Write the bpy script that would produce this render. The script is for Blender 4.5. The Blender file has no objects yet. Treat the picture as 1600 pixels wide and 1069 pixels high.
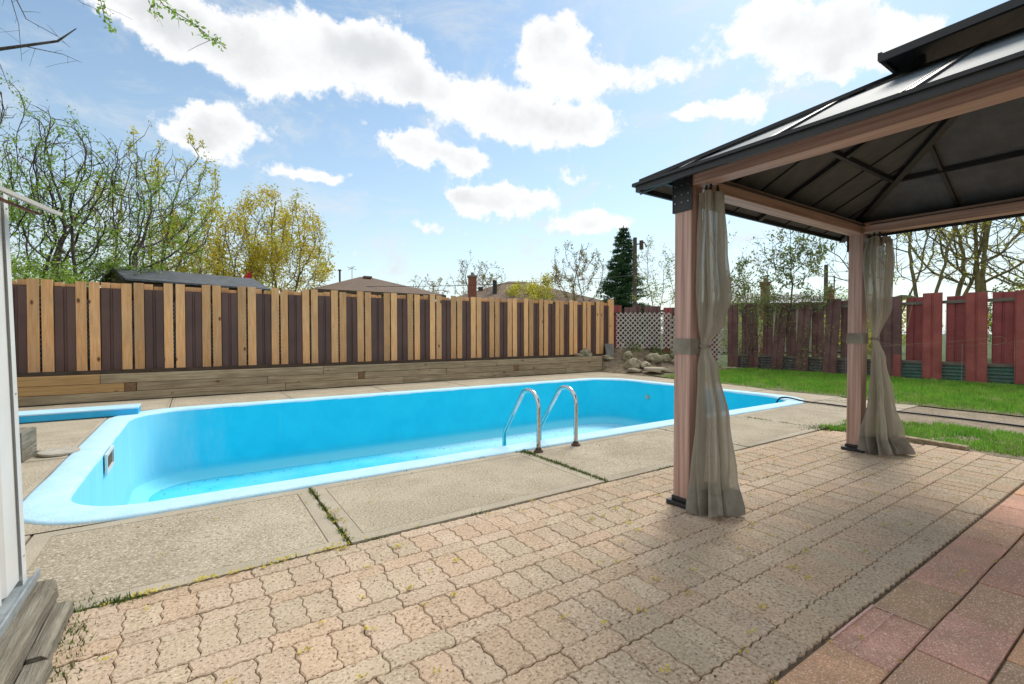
import bpy, bmesh, math, random
import numpy as np
from mathutils import Vector, Matrix, noise
random.seed(7); rng = np.random.default_rng(7)
R = math.radians
scn = bpy.context.scene
C = scn.collection
PI = math.pi

# ------------------------------------------------------------------ camera, light, sky
F_PX, YAW, PITCH = 739.0, R(33.9), math.atan(13.5 / 739.0)
cam_d = bpy.data.cameras.new("camera"); cam = bpy.data.objects.new("camera", cam_d); C.objects.link(cam)
cam_d.sensor_width = 36.0; cam_d.lens = 36.0 * F_PX / 1600.0
cam_d.clip_start = 0.05; cam_d.clip_end = 2000
cam.location = (0, 0, 1.15)
cam.rotation_euler = (R(90) - PITCH, 0, -YAW)
scn.camera = cam
scn.view_settings.view_transform = 'Standard'; scn.view_settings.look = 'None'
scn.view_settings.gamma = 1; scn.view_settings.exposure = 1.12
SUN_EL, SUN_AZ = R(50), R(66)          # azimuth measured from +Y towards +X
sd = Vector((math.sin(SUN_AZ) * math.cos(SUN_EL), math.cos(SUN_AZ) * math.cos(SUN_EL), math.sin(SUN_EL)))
sl = bpy.data.lights.new("sun", 'SUN'); sl.energy = 1.3; sl.angle = R(20); sl.color = (1.0, 0.94, 0.85)
so = bpy.data.objects.new("sun", sl); C.objects.link(so)
so.rotation_euler = (-sd).to_track_quat('-Z', 'Y').to_euler(); so.location = (0, 0, 30)

# cloud bank directions: azimuth, elevation, half-width, half-height (radians), density
CLOUDS = [(-0.059, 0.485, 0.076, 0.037, 1), (0.021, 0.479, 0.114, 0.053, 1), (0.153, 0.477, 0.153, 0.076, 1), (0.305, 0.534, 0.13, 0.047, 1), (0.35, 0.49, 0.12, 0.055, 1), (0.435, 0.457, 0.08, 0.038, 0.8), (0.672, 0.565, 0.073, 0.042, 1), (0.659, 0.512, 0.086, 0.045, 1), (0.764, 0.502, 0.058, 0.03, 0.9), (0.89, 0.489, 0.085, 0.032, 0.9), (0.618, 0.429, 0.16, 0.055, 1), (0.751, 0.408, 0.117, 0.047, 1), (0.538, 0.44, 0.06, 0.035, 0.5), (1.083, 0.525, 0.114, 0.052, 1), (1.208, 0.483, 0.116, 0.051, 1), (1.172, 0.44, 0.084, 0.032, 0.9), (1.292, 0.441, 0.047, 0.033, 0.7), (0.419, 0.35, 0.095, 0.038, 1.15), (0.511, 0.342, 0.053, 0.024, 0.7), (0.354, 0.369, 0.051, 0.023, 0.5), (0.058, 0.34, 0.09, 0.043, 1), (0.001, 0.344, 0.056, 0.039, 0.8), (0.578, 0.275, 0.121, 0.033, 1.3), (0.484, 0.287, 0.053, 0.024, 0.7), (0.765, 0.229, 0.098, 0.028, 1.15), (1.031, 0.401, 0.065, 0.027, 1.15), (0.945, 0.407, 0.053, 0.019, 0.7), (0.208, 0.301, 0.087, 0.018, 1.0), (0.712, 0.317, 0.037, 0.019, 0.7), (0.418, 0.223, 0.078, 0.02, 0.6), (1.269, 0.37, 0.049, 0.018, 0.3), (0.292, 0.401, 0.031, 0.009, 0.3), (0.392, 0.178, 0.154, 0.032, 0.5), (0.173, 0.231, 0.101, 0.021, 0.35), (0.963, 0.338, 0.035, 0.011, 0.4), (0.778, 0.296, 0.032, 0.014, 0.5)]

class NT:
    def __init__(s, tree): s.t = tree; s.n = tree.nodes; s.l = tree.links
    def new(s, typ, **kw):
        n = s.n.new(typ)
        for k, v in kw.items(): setattr(n, k, v)
        return n
    def put(s, sock, v):
        if isinstance(v, bpy.types.NodeSocket): s.l.new(v, sock)
        elif v is not None: sock.default_value = v
    def math(s, op, a, b=None, c=None, clamp=False):
        n = s.new('ShaderNodeMath', operation=op, use_clamp=clamp); s.put(n.inputs[0], a)
        if b is not None: s.put(n.inputs[1], b)
        if c is not None: s.put(n.inputs[2], c)
        return n.outputs[0]
    def vmath(s, op, a, b=None, out=0):
        n = s.new('ShaderNodeVectorMath', operation=op); s.put(n.inputs[0], a)
        if b is not None: s.put(n.inputs[1], b)
        return n.outputs[out]
    def noise(s, vec, scale, detail=4, rough=.55, dist=0, out='Fac', ntype=None):
        n = s.new('ShaderNodeTexNoise'); s.put(n.inputs['Vector'], vec)
        n.inputs['Scale'].default_value = scale; n.inputs['Detail'].default_value = detail
        n.inputs['Roughness'].default_value = rough; n.inputs['Distortion'].default_value = dist
        return n.outputs[out]
    def ramp(s, fac, stops, interp='LINEAR'):
        n = s.new('ShaderNodeValToRGB'); s.put(n.inputs[0], fac); e = n.color_ramp.elements; n.color_ramp.interpolation = interp
        while len(e) < len(stops): e.new(.5)
        for k, (p, c) in enumerate(stops):
            e[k].position = p; e[k].color = (c, c, c, 1) if isinstance(c, (int, float)) else (*c, 1)
        return n.outputs[0]
    def mix(s, fac, a, b, blend='MIX'):
        n = s.new('ShaderNodeMix', data_type='RGBA', blend_type=blend)
        s.put(n.inputs[0], fac)
        for k, v in ((6, a), (7, b)):
            if isinstance(v, tuple) and len(v) == 3: v = (*v, 1)
            s.put(n.inputs[k], v)
        return n.outputs[2]
    def smooth(s, v, lo, hi):
        n = s.new('ShaderNodeMapRange', interpolation_type='SMOOTHSTEP'); s.put(n.inputs[0], v)
        n.inputs[1].default_value = lo; n.inputs[2].default_value = hi
        return n.outputs[0]

def build_world():
    w = bpy.data.worlds.new("World"); scn.world = w; w.use_nodes = True
    N = NT(w.node_tree); N.n.clear()
    out = N.new('ShaderNodeOutputWorld'); bg = N.new('ShaderNodeBackground'); bg.inputs[1].default_value = 0.1
    N.l.new(bg.outputs[0], out.inputs[0])
    sky = N.new('ShaderNodeTexSky', sky_type='NISHITA'); sky.sun_disc = False
    sky.sun_elevation = SUN_EL; sky.sun_rotation = SUN_AZ; sky.altitude = 100; sky.air_density = 1.0; sky.dust_density = 0.45; sky.ozone_density = 1.0
    tc = N.new('ShaderNodeTexCoord'); d = N.vmath('NORMALIZE', tc.outputs['Generated'])
    sep = N.new('ShaderNodeSeparateXYZ'); N.l.new(d, sep.inputs[0])
    az = N.math('ARCTAN2', sep.outputs[0], sep.outputs[1]); el = N.math('ARCSINE', sep.outputs[2])
    cmb = N.new('ShaderNodeCombineXYZ'); N.l.new(az, cmb.inputs[0]); N.l.new(el, cmb.inputs[1])
    # distort the lookup so that the banks get ragged outlines
    nz = N.noise(d, 9.0, 6, .62, out='Color')
    dv = N.vmath('SUBTRACT', nz, (0.5, 0.5, 0.5)); dv = N.vmath('MULTIPLY', dv, (0.16, 0.10, 0))
    p = N.vmath('ADD', cmb.outputs[0], dv)
    tot = None
    for a, e, ra, re_, k in CLOUDS:
        ra *= .88; re_ *= .88
        q = N.vmath('SUBTRACT', p, (a, e, 0)); q = N.vmath('MULTIPLY', q, (1 / ra, 1 / re_, 0))
        r2 = N.vmath('DOT_PRODUCT', q, q, out=1)
        g = N.math('POWER', 2.718, N.math('MULTIPLY', r2, -0.9))
        tot = N.math('MULTIPLY', g, k) if tot is None else N.math('MULTIPLY_ADD', g, k, tot)
    # unseen cloud behind and beside the view, thickened to add frontal fill light
    st = N.vmath('MULTIPLY', d, (1, 1, 2.4))
    fill_cloud = N.math('MULTIPLY', N.smooth(N.noise(st, 2.6, 5, .55), .36, .50), 1.3)
    side = N.math('SUBTRACT', 1.0, N.smooth(N.vmath('DOT_PRODUCT', d, (0.53, 0.79, 0.30), out=1), .45, .75))
    tot = N.math('MULTIPLY_ADD', fill_cloud, side, tot)
    fine = N.noise(d, 17.0, 10, .66)
    tot2 = N.math('ADD', tot, N.math('MULTIPLY', N.math('SUBTRACT', fine, .5), 1.9))
    mask = N.smooth(tot2, .46, .84)
    core = N.smooth(N.math('ADD', tot, N.math('MULTIPLY', N.math('SUBTRACT', N.noise(d, 11.0, 6, .6), .5), 1.5)), .75, 1.9)
    ccol = N.mix(core, (4.8, 4.85, 4.9), (3.5, 3.6, 3.68))
    # thin veil and whitening towards the horizon
    sc = N.mix(1.0, sky.outputs[0], (.78, .84, .78), 'MULTIPLY')
    veil = N.smooth(N.noise(st, 5.5, 9, .66, .5), .46, .72)
    low = N.math('POWER', 2.718, N.math('MULTIPLY', el, -5.0))
    low = N.math('MULTIPLY', low, .85)
    vf = N.math('ADD', N.math('MULTIPLY', veil, .50), low, clamp=True)
    base = N.mix(vf, sc, (3.75, 3.95, 4.05))
    col = N.mix(mask, base, ccol)
    N.l.new(col, bg.inputs[0])
build_world()

# ------------------------------------------------------------------ helpers
MATS = {}
def M(name, c1, c2, scale=5, stretch=(1, 1, 1), rough=.8, bump=0.0, bscale=None, speck=None, isl=0.0, metal=0.0,
      big=None, detail=5, rnd=True, lo=.3, hi=.7, spec=.4, extra=None, attr=None, bdist=.01, trans=0.0):
    """Principled surface with a two colour noise, optional specks, large blotches, per-island value and bump."""
    if name in MATS: return MATS[name]
    m = bpy.data.materials.new(name); m.use_nodes = True; N = NT(m.node_tree); N.n.clear()
    out = N.new('ShaderNodeOutputMaterial'); b = N.new('ShaderNodeBsdfPrincipled'); N.l.new(b.outputs[0], out.inputs[0])
    tc = N.new('ShaderNodeTexCoord'); v = tc.outputs['Object']
    if rnd:
        oi = N.new('ShaderNodeObjectInfo'); off = N.math('MULTIPLY', oi.outputs['Random'], 37.0)
        v = N.vmath('ADD', v, off)
    vs = N.vmath('MULTIPLY', v, stretch)
    n1 = N.noise(vs, scale, detail, .6)
    col = N.mix(N.smooth(n1, lo, hi), c1, c2)
    if attr:
        a = N.new('ShaderNodeAttribute', attribute_name=attr); col = N.mix(1.0, a.outputs['Color'], col, 'MULTIPLY')
    if big:
        col = N.mix(N.math('MULTIPLY', N.smooth(N.noise(v, big[0], 4, .6), .38, .68), big[1]), col, big[2] if len(big) > 2 else (0, 0, 0))
    if speck:
        sp = N.noise(v, speck[1], 2, .7)
        col = N.mix(N.smooth(sp, .55, .68), col, speck[0])
        if len(speck) > 2: col = N.mix(N.smooth(sp, .45, .33), col, speck[2])
    if isl or extra == 'plank':
        g = N.new('ShaderNodeNewGeometry'); oi2 = N.new('ShaderNodeObjectInfo')
        r = N.math('FRACT', N.math('ADD', g.outputs['Random Per Island'], oi2.outputs['Random']))
        val = N.math('MULTIPLY_ADD', r, 2 * isl, 1 - isl)
        hsv = N.new('ShaderNodeHueSaturation'); N.l.new(col, hsv.inputs['Color']); N.l.new(val, hsv.inputs['Value']); col = hsv.outputs[0]
    if extra == 'plank':   # dark knots
        kv = N.vmath('MULTIPLY', v, tuple((4.5, 4.5, 4.5)[i] * (1.0 if stretch[i] > .9 else .55) for i in range(3)))
        vo = N.new('ShaderNodeTexVoronoi'); N.l.new(kv, vo.inputs['Vector']); vo.inputs['Scale'].default_value = 1.0
        col = N.mix(N.smooth(vo.outputs['Distance'], .15, .05), col, (.13, .055, .02))
    N.l.new(col, b.inputs['Base Color'])
    b.inputs['Roughness'].default_value = rough; b.inputs['Metallic'].default_value = metal
    b.inputs['Specular IOR Level'].default_value = spec
    if bump:
        bn = N.new('ShaderNodeBump'); bn.inputs['Strength'].default_value = bump; bn.inputs['Distance'].default_value = bdist
        N.l.new(N.noise(vs, bscale or scale * 2, 5, .65), bn.inputs['Height']); N.l.new(bn.outputs[0], b.inputs['Normal'])
    if trans:
        tr = N.new('ShaderNodeBsdfTranslucent'); N.l.new(col, tr.inputs[0]); mx = N.new('ShaderNodeMixShader'); mx.inputs[0].default_value = trans
        N.l.new(b.outputs[0], mx.inputs[1]); N.l.new(tr.outputs[0], mx.inputs[2]); N.l.new(mx.outputs[0], out.inputs[0])
    MATS[name] = m
    return m

class MB:
    def __init__(s): s.v = []; s.f = []; s.c = []
    def add(s, vs, fs, col=None):
        o = len(s.v); s.v += [tuple(p) for p in vs]; s.f += [tuple(i + o for i in f) for f in fs]
        s.c += [col] * len(fs)
    def box(s, lo, hi, mtx=None, col=None):
        x0, y0, z0 = lo; x1, y1, z1 = hi
        vs = [(x0, y0, z0), (x1, y0, z0), (x1, y1, z0), (x0, y1, z0), (x0, y0, z1), (x1, y0, z1), (x1, y1, z1), (x0, y1, z1)]
        if mtx is not None: vs = [mtx @ Vector(p) for p in vs]
        s.add(vs, [(0, 3, 2, 1), (4, 5, 6, 7), (0, 1, 5, 4), (1, 2, 6, 5), (2, 3, 7, 6), (3, 0, 4, 7)], col)
    def beam(s, a, b, w, h, up=(0, 0, 1)):
        a = Vector(a); b = Vector(b); d = (b - a); L = d.length; d.normalize(); u = Vector(up)
        r = d.cross(u); r.normalize(); u = r.cross(d)
        m = Matrix((r, d, u)).transposed().to_4x4(); m.translation = a
        s.box((-w / 2, 0, -h / 2), (w / 2, L, h / 2), m)
    def tube(s, path, rad, n=6, cap=True):
        P = [Vector(p) for p in path]; rr = rad if isinstance(rad, (list, tuple)) else [rad] * len(P)
        o = len(s.v); ref = None
        for i, p in enumerate(P):
            d = (P[min(i + 1, len(P) - 1)] - P[max(i - 1, 0)])
            if d.length < 1e-9: d = Vector((0, 0, 1))
            d.normalize()
            if ref is None:
                ref = Vector((1, 0, 0)) if abs(d.x) < .8 else Vector((0, 1, 0))
            u = d.cross(ref).normalized(); w = d.cross(u); ref = -w if False else w.cross(d) * -1 if False else ref
            for k in range(n):
                a = 2 * PI * k / n; q = p + (u * math.cos(a) + w * math.sin(a)) * rr[i]; s.v.append((q.x, q.y, q.z))
        for i in range(len(P) - 1):
            for k in range(n):
                a = o + i * n + k; b = o + i * n + (k + 1) % n; s.f.append((a, b, b + n, a + n)); s.c.append(None)
        if cap and n > 2:
            s.f.append(tuple(o + k for k in range(n))[::-1]); s.c.append(None)
            e = o + (len(P) - 1) * n; s.f.append(tuple(e + k for k in range(n))); s.c.append(None)
    def build(s, name, mat, parent=None, smooth=False, bevel=0, label=None, cols=None):
        me = bpy.data.meshes.new(name); me.from_pydata(s.v, [], s.f)
        me.materials.append(mat)
        if cols:
            at = me.color_attributes.new(cols, 'FLOAT_COLOR', 'CORNER'); arr = []
            for pl, c in zip(me.polygons, s.c):
                arr += list((*(c or (1, 1, 1)), 1)) * pl.loop_total
            at.data.foreach_set('color', arr)
        if smooth: me.polygons.foreach_set('use_smooth', [True] * len(me.polygons))
        me.update()
        o = bpy.data.objects.new(name, me); C.objects.link(o)
        if parent is not None: o.parent = parent
        if bevel:
            md = o.modifiers.new('bevel', 'BEVEL'); md.width = bevel; md.segments = 2; md.limit_method = 'ANGLE'
        if label: o['label'] = label
        return o

def thing(name, label, cat, loc=(0, 0, 0), group=None, rz=0):
    o = bpy.data.objects.new(name, None); C.objects.link(o); o.location = loc; o.rotation_euler = (0, 0, rz)
    o.empty_display_size = .1
    o['label'] = label; o['category'] = cat
    if group: o['group'] = group
    return o
def tag(o, label, cat, group=None):
    o['label'] = label; o['category'] = cat
    if group: o['group'] = group
    return o
def kind(o, k): o['kind'] = k; return o
def link_part(src, parent, loc=None, rz=None, name=None):
    c = src.copy(); C.objects.link(c); c.parent = parent
    if loc is not None: c.location = loc
    if rz is not None: c.rotation_euler = (0, 0, rz) if not isinstance(rz, tuple) else rz
    return c
def N3(x, y, z=0): return noise.noise(Vector((x, y, z)))

# ------------------------------------------------------------------ materials
conc = M('concrete_aggregate', (.40, .34, .245), (.50, .43, .32), 3, rough=.95, bump=1, bscale=70, speck=((.66, .60, .49), 80, (.21, .17, .12)), big=(.9, .35, (.25, .205, .145)), spec=.2, bdist=.006)
conc_s = M('concrete_smooth', (.41, .36, .27), (.50, .44, .335), 4, rough=.95, bump=.4, bscale=60, speck=((.46, .41, .33), 140, (.24, .2, .15)), big=(1.5, .3, (.24, .2, .14)), spec=.2)
joint = M('joint_soil', (.10, .075, .05), (.19, .145, .10), 30, rough=1, bump=.5)
paver = M('paver_stone', (.49, .375, .27), (.56, .44, .325), 9, rough=.95, bump=1, bscale=90, speck=((.66, .54, .40), 80, (.20, .135, .085)), isl=.05, big=(1.1, .4, (.37, .30, .20)), spec=.2, attr='tint', bdist=.005)
tile = M('patio_tile', (.80, .78, .76), (1.0, 1.0, 1.0), 6, rough=.95, bump=.5, bscale=120, speck=((.95, .70, .56), 170, (.36, .25, .19)), big=(4.5, .45, (.34, .25, .17)), isl=.08, spec=.2, attr='tint')
soil = M('garden_soil', (.12, .085, .055), (.25, .19, .13), 7, rough=1, bump=1, bscale=30, speck=((.30, .25, .17), 45, (.03, .02, .012)), big=(1.5, .35, (.10, .13, .04)), bdist=.03)
turf = M('turf_ground', (.08, .11, .03), (.22, .19, .10), 5, rough=1, bump=.6, bscale=60, big=(1.2, .45, (.13, .10, .06)))
field = M('field_ground', (.05, .09, .02), (.09, .12, .035), .5, rough=1)
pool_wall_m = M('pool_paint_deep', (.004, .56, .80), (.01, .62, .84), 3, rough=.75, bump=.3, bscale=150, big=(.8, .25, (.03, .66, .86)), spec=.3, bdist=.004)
def sunlit_worn_wall():
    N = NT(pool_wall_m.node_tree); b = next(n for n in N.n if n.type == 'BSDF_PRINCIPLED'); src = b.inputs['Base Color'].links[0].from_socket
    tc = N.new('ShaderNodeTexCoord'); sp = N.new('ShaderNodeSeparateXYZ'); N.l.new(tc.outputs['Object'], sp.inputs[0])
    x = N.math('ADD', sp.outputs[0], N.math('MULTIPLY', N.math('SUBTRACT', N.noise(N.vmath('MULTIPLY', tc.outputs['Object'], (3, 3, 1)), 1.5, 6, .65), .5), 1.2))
    f = N.math('MULTIPLY', N.smooth(x, .55, -.75), .92)  # sunlit, chalky paleness of the left end mixed into the paint
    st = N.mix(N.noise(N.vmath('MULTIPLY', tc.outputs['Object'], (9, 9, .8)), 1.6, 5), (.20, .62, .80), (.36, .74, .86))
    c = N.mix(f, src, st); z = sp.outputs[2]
    strk = N.smooth(N.noise(N.vmath('MULTIPLY', tc.outputs['Object'], (14, 14, .7)), 1.0, 5, .7), .56, .78)
    c = N.mix(N.math('MULTIPLY', strk, .22), c, (.16, .62, .74))
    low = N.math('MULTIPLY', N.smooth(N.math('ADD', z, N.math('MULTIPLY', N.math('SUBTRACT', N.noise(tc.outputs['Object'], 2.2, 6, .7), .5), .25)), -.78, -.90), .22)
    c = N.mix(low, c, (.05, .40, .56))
    c = N.mix(N.math('MULTIPLY', N.smooth(z, -.86, -1.0), .72), c, (.22, .72, .85))  # sun on the cove painted in as a paler wall foot
    N.l.new(c, b.inputs['Base Color'])
sunlit_worn_wall()
pool_cove_m = M('pool_paint_cove', (.05, .60, .81), (.16, .69, .85), 2.5, rough=.85, bump=.2, bscale=100, big=(1.2, .4, (.04, .54, .78)), spec=.25)
pool_end_m = M('pool_paint_sunlit_faded', (.16, .52, .75), (.30, .64, .84), 2.5, stretch=(1, 1, .4), rough=.9, bump=.2, bscale=150, big=(2, .3, (.12, .47, .72)), spec=.25)  # unused paler wall paint, sunlight on the end wall put into its colour
pool_floor_m = M('pool_paint_floor', (.03, .58, .82), (.10, .66, .86), 1.6, rough=.8, bump=.2, bscale=60, big=(1.1, .4, (.16, .58, .83)), speck=((.16, .62, .78), 60), spec=.3)
cope_m = M('coping_paint', (.44, .73, .90), (.54, .80, .93), 7, rough=.75, bump=.5, bscale=50, big=(2.2, .25, (.48, .72, .88)), speck=((.50, .68, .80), 40), spec=.35)
wood_new = M('cedar_plank', (.62, .30, .115), (.80, .46, .215), 6, stretch=(6, 6, .45), rough=.75, bump=.3, isl=.24, big=(1.3, .3, (.38, .27, .17)), extra='plank', lo=.25, hi=.75)
wood_old = M('weathered_timber', (.24, .18, .11), (.42, .34, .22), 5, stretch=(.4, 5, 7), rough=.9, bump=.5, isl=.12, extra='plank', big=(2.0, .3, (.12, .10, .05)))
wood_grey = M('grey_timber', (.19, .17, .13), (.38, .35, .28), 5, stretch=(9, .5, 9), rough=.95, bump=1, bscale=14, isl=.12, big=(3, .45, (.13, .11, .07)), bdist=.02)
wood_yel = M('yellow_timber', (.34, .20, .08), (.46, .29, .12), 5, stretch=(.4, 5, 7), rough=.85, bump=.3, extra='plank', isl=.06)
wood_dk = M('dark_wood', (.06, .042, .028), (.11, .08, .055), 6, stretch=(1, 6, 6), rough=.9)
brown_metal = M('brown_metal', (.080, .037, .028), (.115, .056, .043), 2.5, stretch=(1, 1, .6), rough=.42, bump=.15, bscale=4, isl=.07, spec=.5, bdist=.02)
dkfence = M('faded_brown_metal', (.11, .052, .048), (.19, .10, .09), 3, rough=.6, isl=.15, spec=.4)
redfence = M('faded_red_metal', (.27, .060, .050), (.37, .095, .080), 2.5, rough=.55, isl=.1, big=(3, .3, (.13, .03, .03)), spec=.4)
redfence_in = M('inner_red_metal', (.21, .045, .045), (.29, .068, .066), 2.5, rough=.6, isl=.1, spec=.4)
lat_m = M('lattice_white', (.36, .34, .30), (.52, .50, .45), 20, rough=.8, isl=.1)
lat_back = M('lattice_grey', (.26, .25, .23), (.42, .40, .38), 20, rough=.9)
corr_m = M('corrugated_sheet', (.02, .10, .075), (.05, .17, .13), 6, stretch=(1, 1, 2), rough=.6, big=(4, .5, (.10, .10, .09)))
rail_m = M('rail_board', (.10, .09, .075), (.2, .18, .15), 8, stretch=(6, .5, 6), rough=.9)
black = M('black_metal', (.011, .012, .014), (.018, .019, .022), 12, rough=.45, bump=.1, spec=.5)
roof_top_m = M('roof_sheet', (.10, .13, .15), (.14, .17, .19), 3, rough=.6, metal=0.0, spec=.12)
roof_in = M('roof_underside', (.056, .064, .072), (.085, .095, .105), 7, rough=.6, bump=.3, bscale=60, speck=((.06, .06, .06), 60), big=(2.2, .3, (.02, .018, .016)))
def woodgrain(nm, st):
    return M(nm, (.29, .165, .135), (.56, .375, .31), 3.2, stretch=st, rough=.42, detail=9, lo=.28, hi=.72, spec=.5, bump=.05)
wg_z = woodgrain('woodgrain_post', (16, 16, .35)); wg_x = woodgrain('woodgrain_beam_long', (.35, 16, 16)); wg_y = woodgrain('woodgrain_beam_side', (16, .35, 16))
steel = M('steel_tube', (.52, .52, .52), (.66, .66, .66), 30, rough=.16, metal=1.0, spec=.5)
rust = M('rusty_flange', (.06, .035, .02), (.17, .12, .09), 40, rough=.8, metal=.3)
white_metal = M('shed_sheet', (.66, .67, .65), (.74, .75, .73), 2, rough=.5, bump=.12, bscale=3, big=(2.5, .2, (.55, .55, .53)))
trimw = M('shed_trim', (.62, .60, .55), (.74, .72, .66), 6, rough=.6)
rust_strip = M('rusted_strip', (.10, .03, .015), (.24, .10, .05), 20, rough=.8)
galv = M('galvanised_track', (.30, .34, .36), (.45, .5, .52), 12, rough=.45, metal=.4)
bark = M('bark_dark', (.04, .032, .028), (.14, .115, .10), 14, stretch=(1, 1, .4), rough=1, bump=.6)
bark_g = M('bark_grey', (.11, .095, .07), (.25, .21, .155), 14, stretch=(1, 1, .4), rough=1, bump=.5)
bark_y = M('bark_lichen', (.10, .085, .05), (.24, .21, .09), 10, stretch=(1, 1, .4), rough=1, bump=.5)
def leafm(n, a, b, isl=.35): return M(n, a, b, 1.2, rough=.6, isl=isl, trans=.35, rnd=False, spec=.3)
lf_green = leafm('leaf_fresh_green', (.19, .33, .04), (.36, .52, .09))
lf_yg = leafm('leaf_yellow_green', (.46, .46, .05), (.66, .62, .09))
lf_oy = leafm('leaf_ochre', (.66, .50, .06), (.60, .60, .09))
lf_or = leafm('leaf_copper', (.36, .26, .11), (.28, .28, .09))
lf_olive = leafm('leaf_olive', (.15, .20, .06), (.27, .32, .11))
lf_spruce = leafm('needle_green', (.035, .095, .04), (.075, .16, .06), .4)
lf_pale = leafm('leaf_pale_green', (.28, .34, .12), (.42, .46, .16))
grass_m = M('grass_blade', (.10, .32, .02), (.25, .50, .055), 3, rough=.55, isl=.35, trans=.3, rnd=False, big=(1.6, .4, (.30, .34, .09)))
moss = M('weed_green', (.06, .12, .015), (.15, .2, .03), 30, rough=.9, isl=.3)
catkin = M('fallen_blossom', (.42, .31, .03), (.60, .50, .08), 10, rough=.9, isl=.3)
stone = M('field_stone', (.24, .20, .13), (.46, .41, .30), 7, rough=.95, bump=1, bscale=14, big=(4, .5, (.12, .12, .05)), bdist=.03)
slate = M('grey_slab', (.16, .155, .14), (.24, .23, .21), 9, rough=.9, bump=.4)
shingle_b = M('brown_shingles', (.16, .115, .085), (.21, .155, .12), 3, stretch=(1, 1, 8), rough=.95, speck=((.12, .085, .065), 25), big=(.5, .3, (.14, .10, .075)))
shingle_g = M('grey_shingles', (.07, .078, .088), (.14, .155, .17), 4, stretch=(1, 5, 5), rough=.9, bump=.4, speck=((.13, .14, .15), 30))
stucco = M('house_wall', (.36, .33, .27), (.42, .39, .32), 3, rough=.9)
brick = M('chimney_brick', (.22, .075, .045), (.30, .12, .08), 12, rough=.95, bump=.4)
pole_m = M('pole_wood', (.07, .055, .045), (.13, .105, .085), 8, stretch=(5, 5, .4), rough=.95)
red_m = M('red_cloth', (.5, .02, .02), (.6, .04, .03), 5, rough=.8)
white_p = M('white_sheet', (.7, .71, .72), (.8, .8, .8), 3, rough=.7)
hose_m = M('black_hose', (.012, .013, .016), (.02, .022, .03), 10, rough=.45)
lid_m = M('skimmer_lid', (.36, .33, .27), (.48, .45, .38), 10, rough=.8, bump=.3)
fitting = M('white_plastic', (.66, .67, .64), (.74, .74, .72), 10, rough=.5)
dark_hole = M('skimmer_recess', (.10, .06, .03), (.16, .10, .05), 10, rough=.9)
board_top = M('board_top_paint', (.40, .66, .85), (.47, .72, .89), 6, rough=.75, bump=.4, bscale=60)
board_side = M('board_side_paint', (.02, .38, .68), (.04, .43, .72), 6, rough=.7)
wire_m = M('galvanised_wire', (.18, .13, .12), (.30, .24, .22), 10, rough=.6)
rope_m = M('yellow_rope', (.25, .2, .1), (.3, .25, .14), 10, rough=.9)

def curtain_material():
    m = bpy.data.materials.new('curtain_mesh_fabric'); m.use_nodes = True; N = NT(m.node_tree); N.n.clear()
    out = N.new('ShaderNodeOutputMaterial'); tc = N.new('ShaderNodeTexCoord')
    n = N.noise(N.vmath('MULTIPLY', tc.outputs['Object'], (6, 6, .8)), 2.0, 5)
    col = N.mix(n, (.34, .31, .25), (.56, .52, .43))
    d = N.new('ShaderNodeBsdfDiffuse'); N.l.new(col, d.inputs[0])
    bn = N.new('ShaderNodeBump'); bn.inputs['Strength'].default_value = .9; bn.inputs['Distance'].default_value = .012
    N.l.new(N.noise(N.vmath('MULTIPLY', tc.outputs['Object'], (1, 1, .10)), 26.0, 5, .6, .8), bn.inputs['Height']); N.l.new(bn.outputs[0], d.inputs['Normal'])
    t = N.new('ShaderNodeBsdfTranslucent'); N.l.new(col, t.inputs[0])
    tr = N.new('ShaderNodeBsdfTransparent')
    a = N.new('ShaderNodeMixShader'); a.inputs[0].default_value = .4; N.l.new(d.outputs[0], a.inputs[1]); N.l.new(t.outputs[0], a.inputs[2])
    lw = N.new('ShaderNodeLayerWeight'); lw.inputs[0].default_value = .35
    fac = N.math('MULTIPLY_ADD', lw.outputs['Facing'], .32, .66, clamp=True)
    b = N.new('ShaderNodeMixShader'); N.l.new(fac, b.inputs[0]); N.l.new(tr.outputs[0], b.inputs[1]); N.l.new(a.outputs[0], b.inputs[2])
    N.l.new(b.outputs[0], out.inputs[0]); return m
curtain_m = curtain_material()
hem_m = M('curtain_hem', (.22, .20, .165), (.34, .315, .26), 8, rough=1, trans=.2)

# ------------------------------------------------------------------ ground
PX0, PX1, PY0, PY1 = -.98, 9.0, 3.77, 8.92        # outer coping rectangle
def ring_rects(mb, x0, x1, y0, y1, hx0, hx1, hy0, hy1, z):
    for a, b, c, d in ((x0, x1, y0, hy0), (x0, x1, hy1, y1), (x0, hx0, hy0, hy1), (hx1, x1, hy0, hy1)):
        mb.add([(a, c, z), (b, c, z), (b, d, z), (a, d, z)], [(0, 1, 2, 3)])
mb = MB(); ring_rects(mb, -500, 900, -500, 900, PX0 + .1, PX1 - .1, PY0 + .1, PY1 - .1, -.05)
kind(mb.build('ground', field), 'structure')

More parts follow.
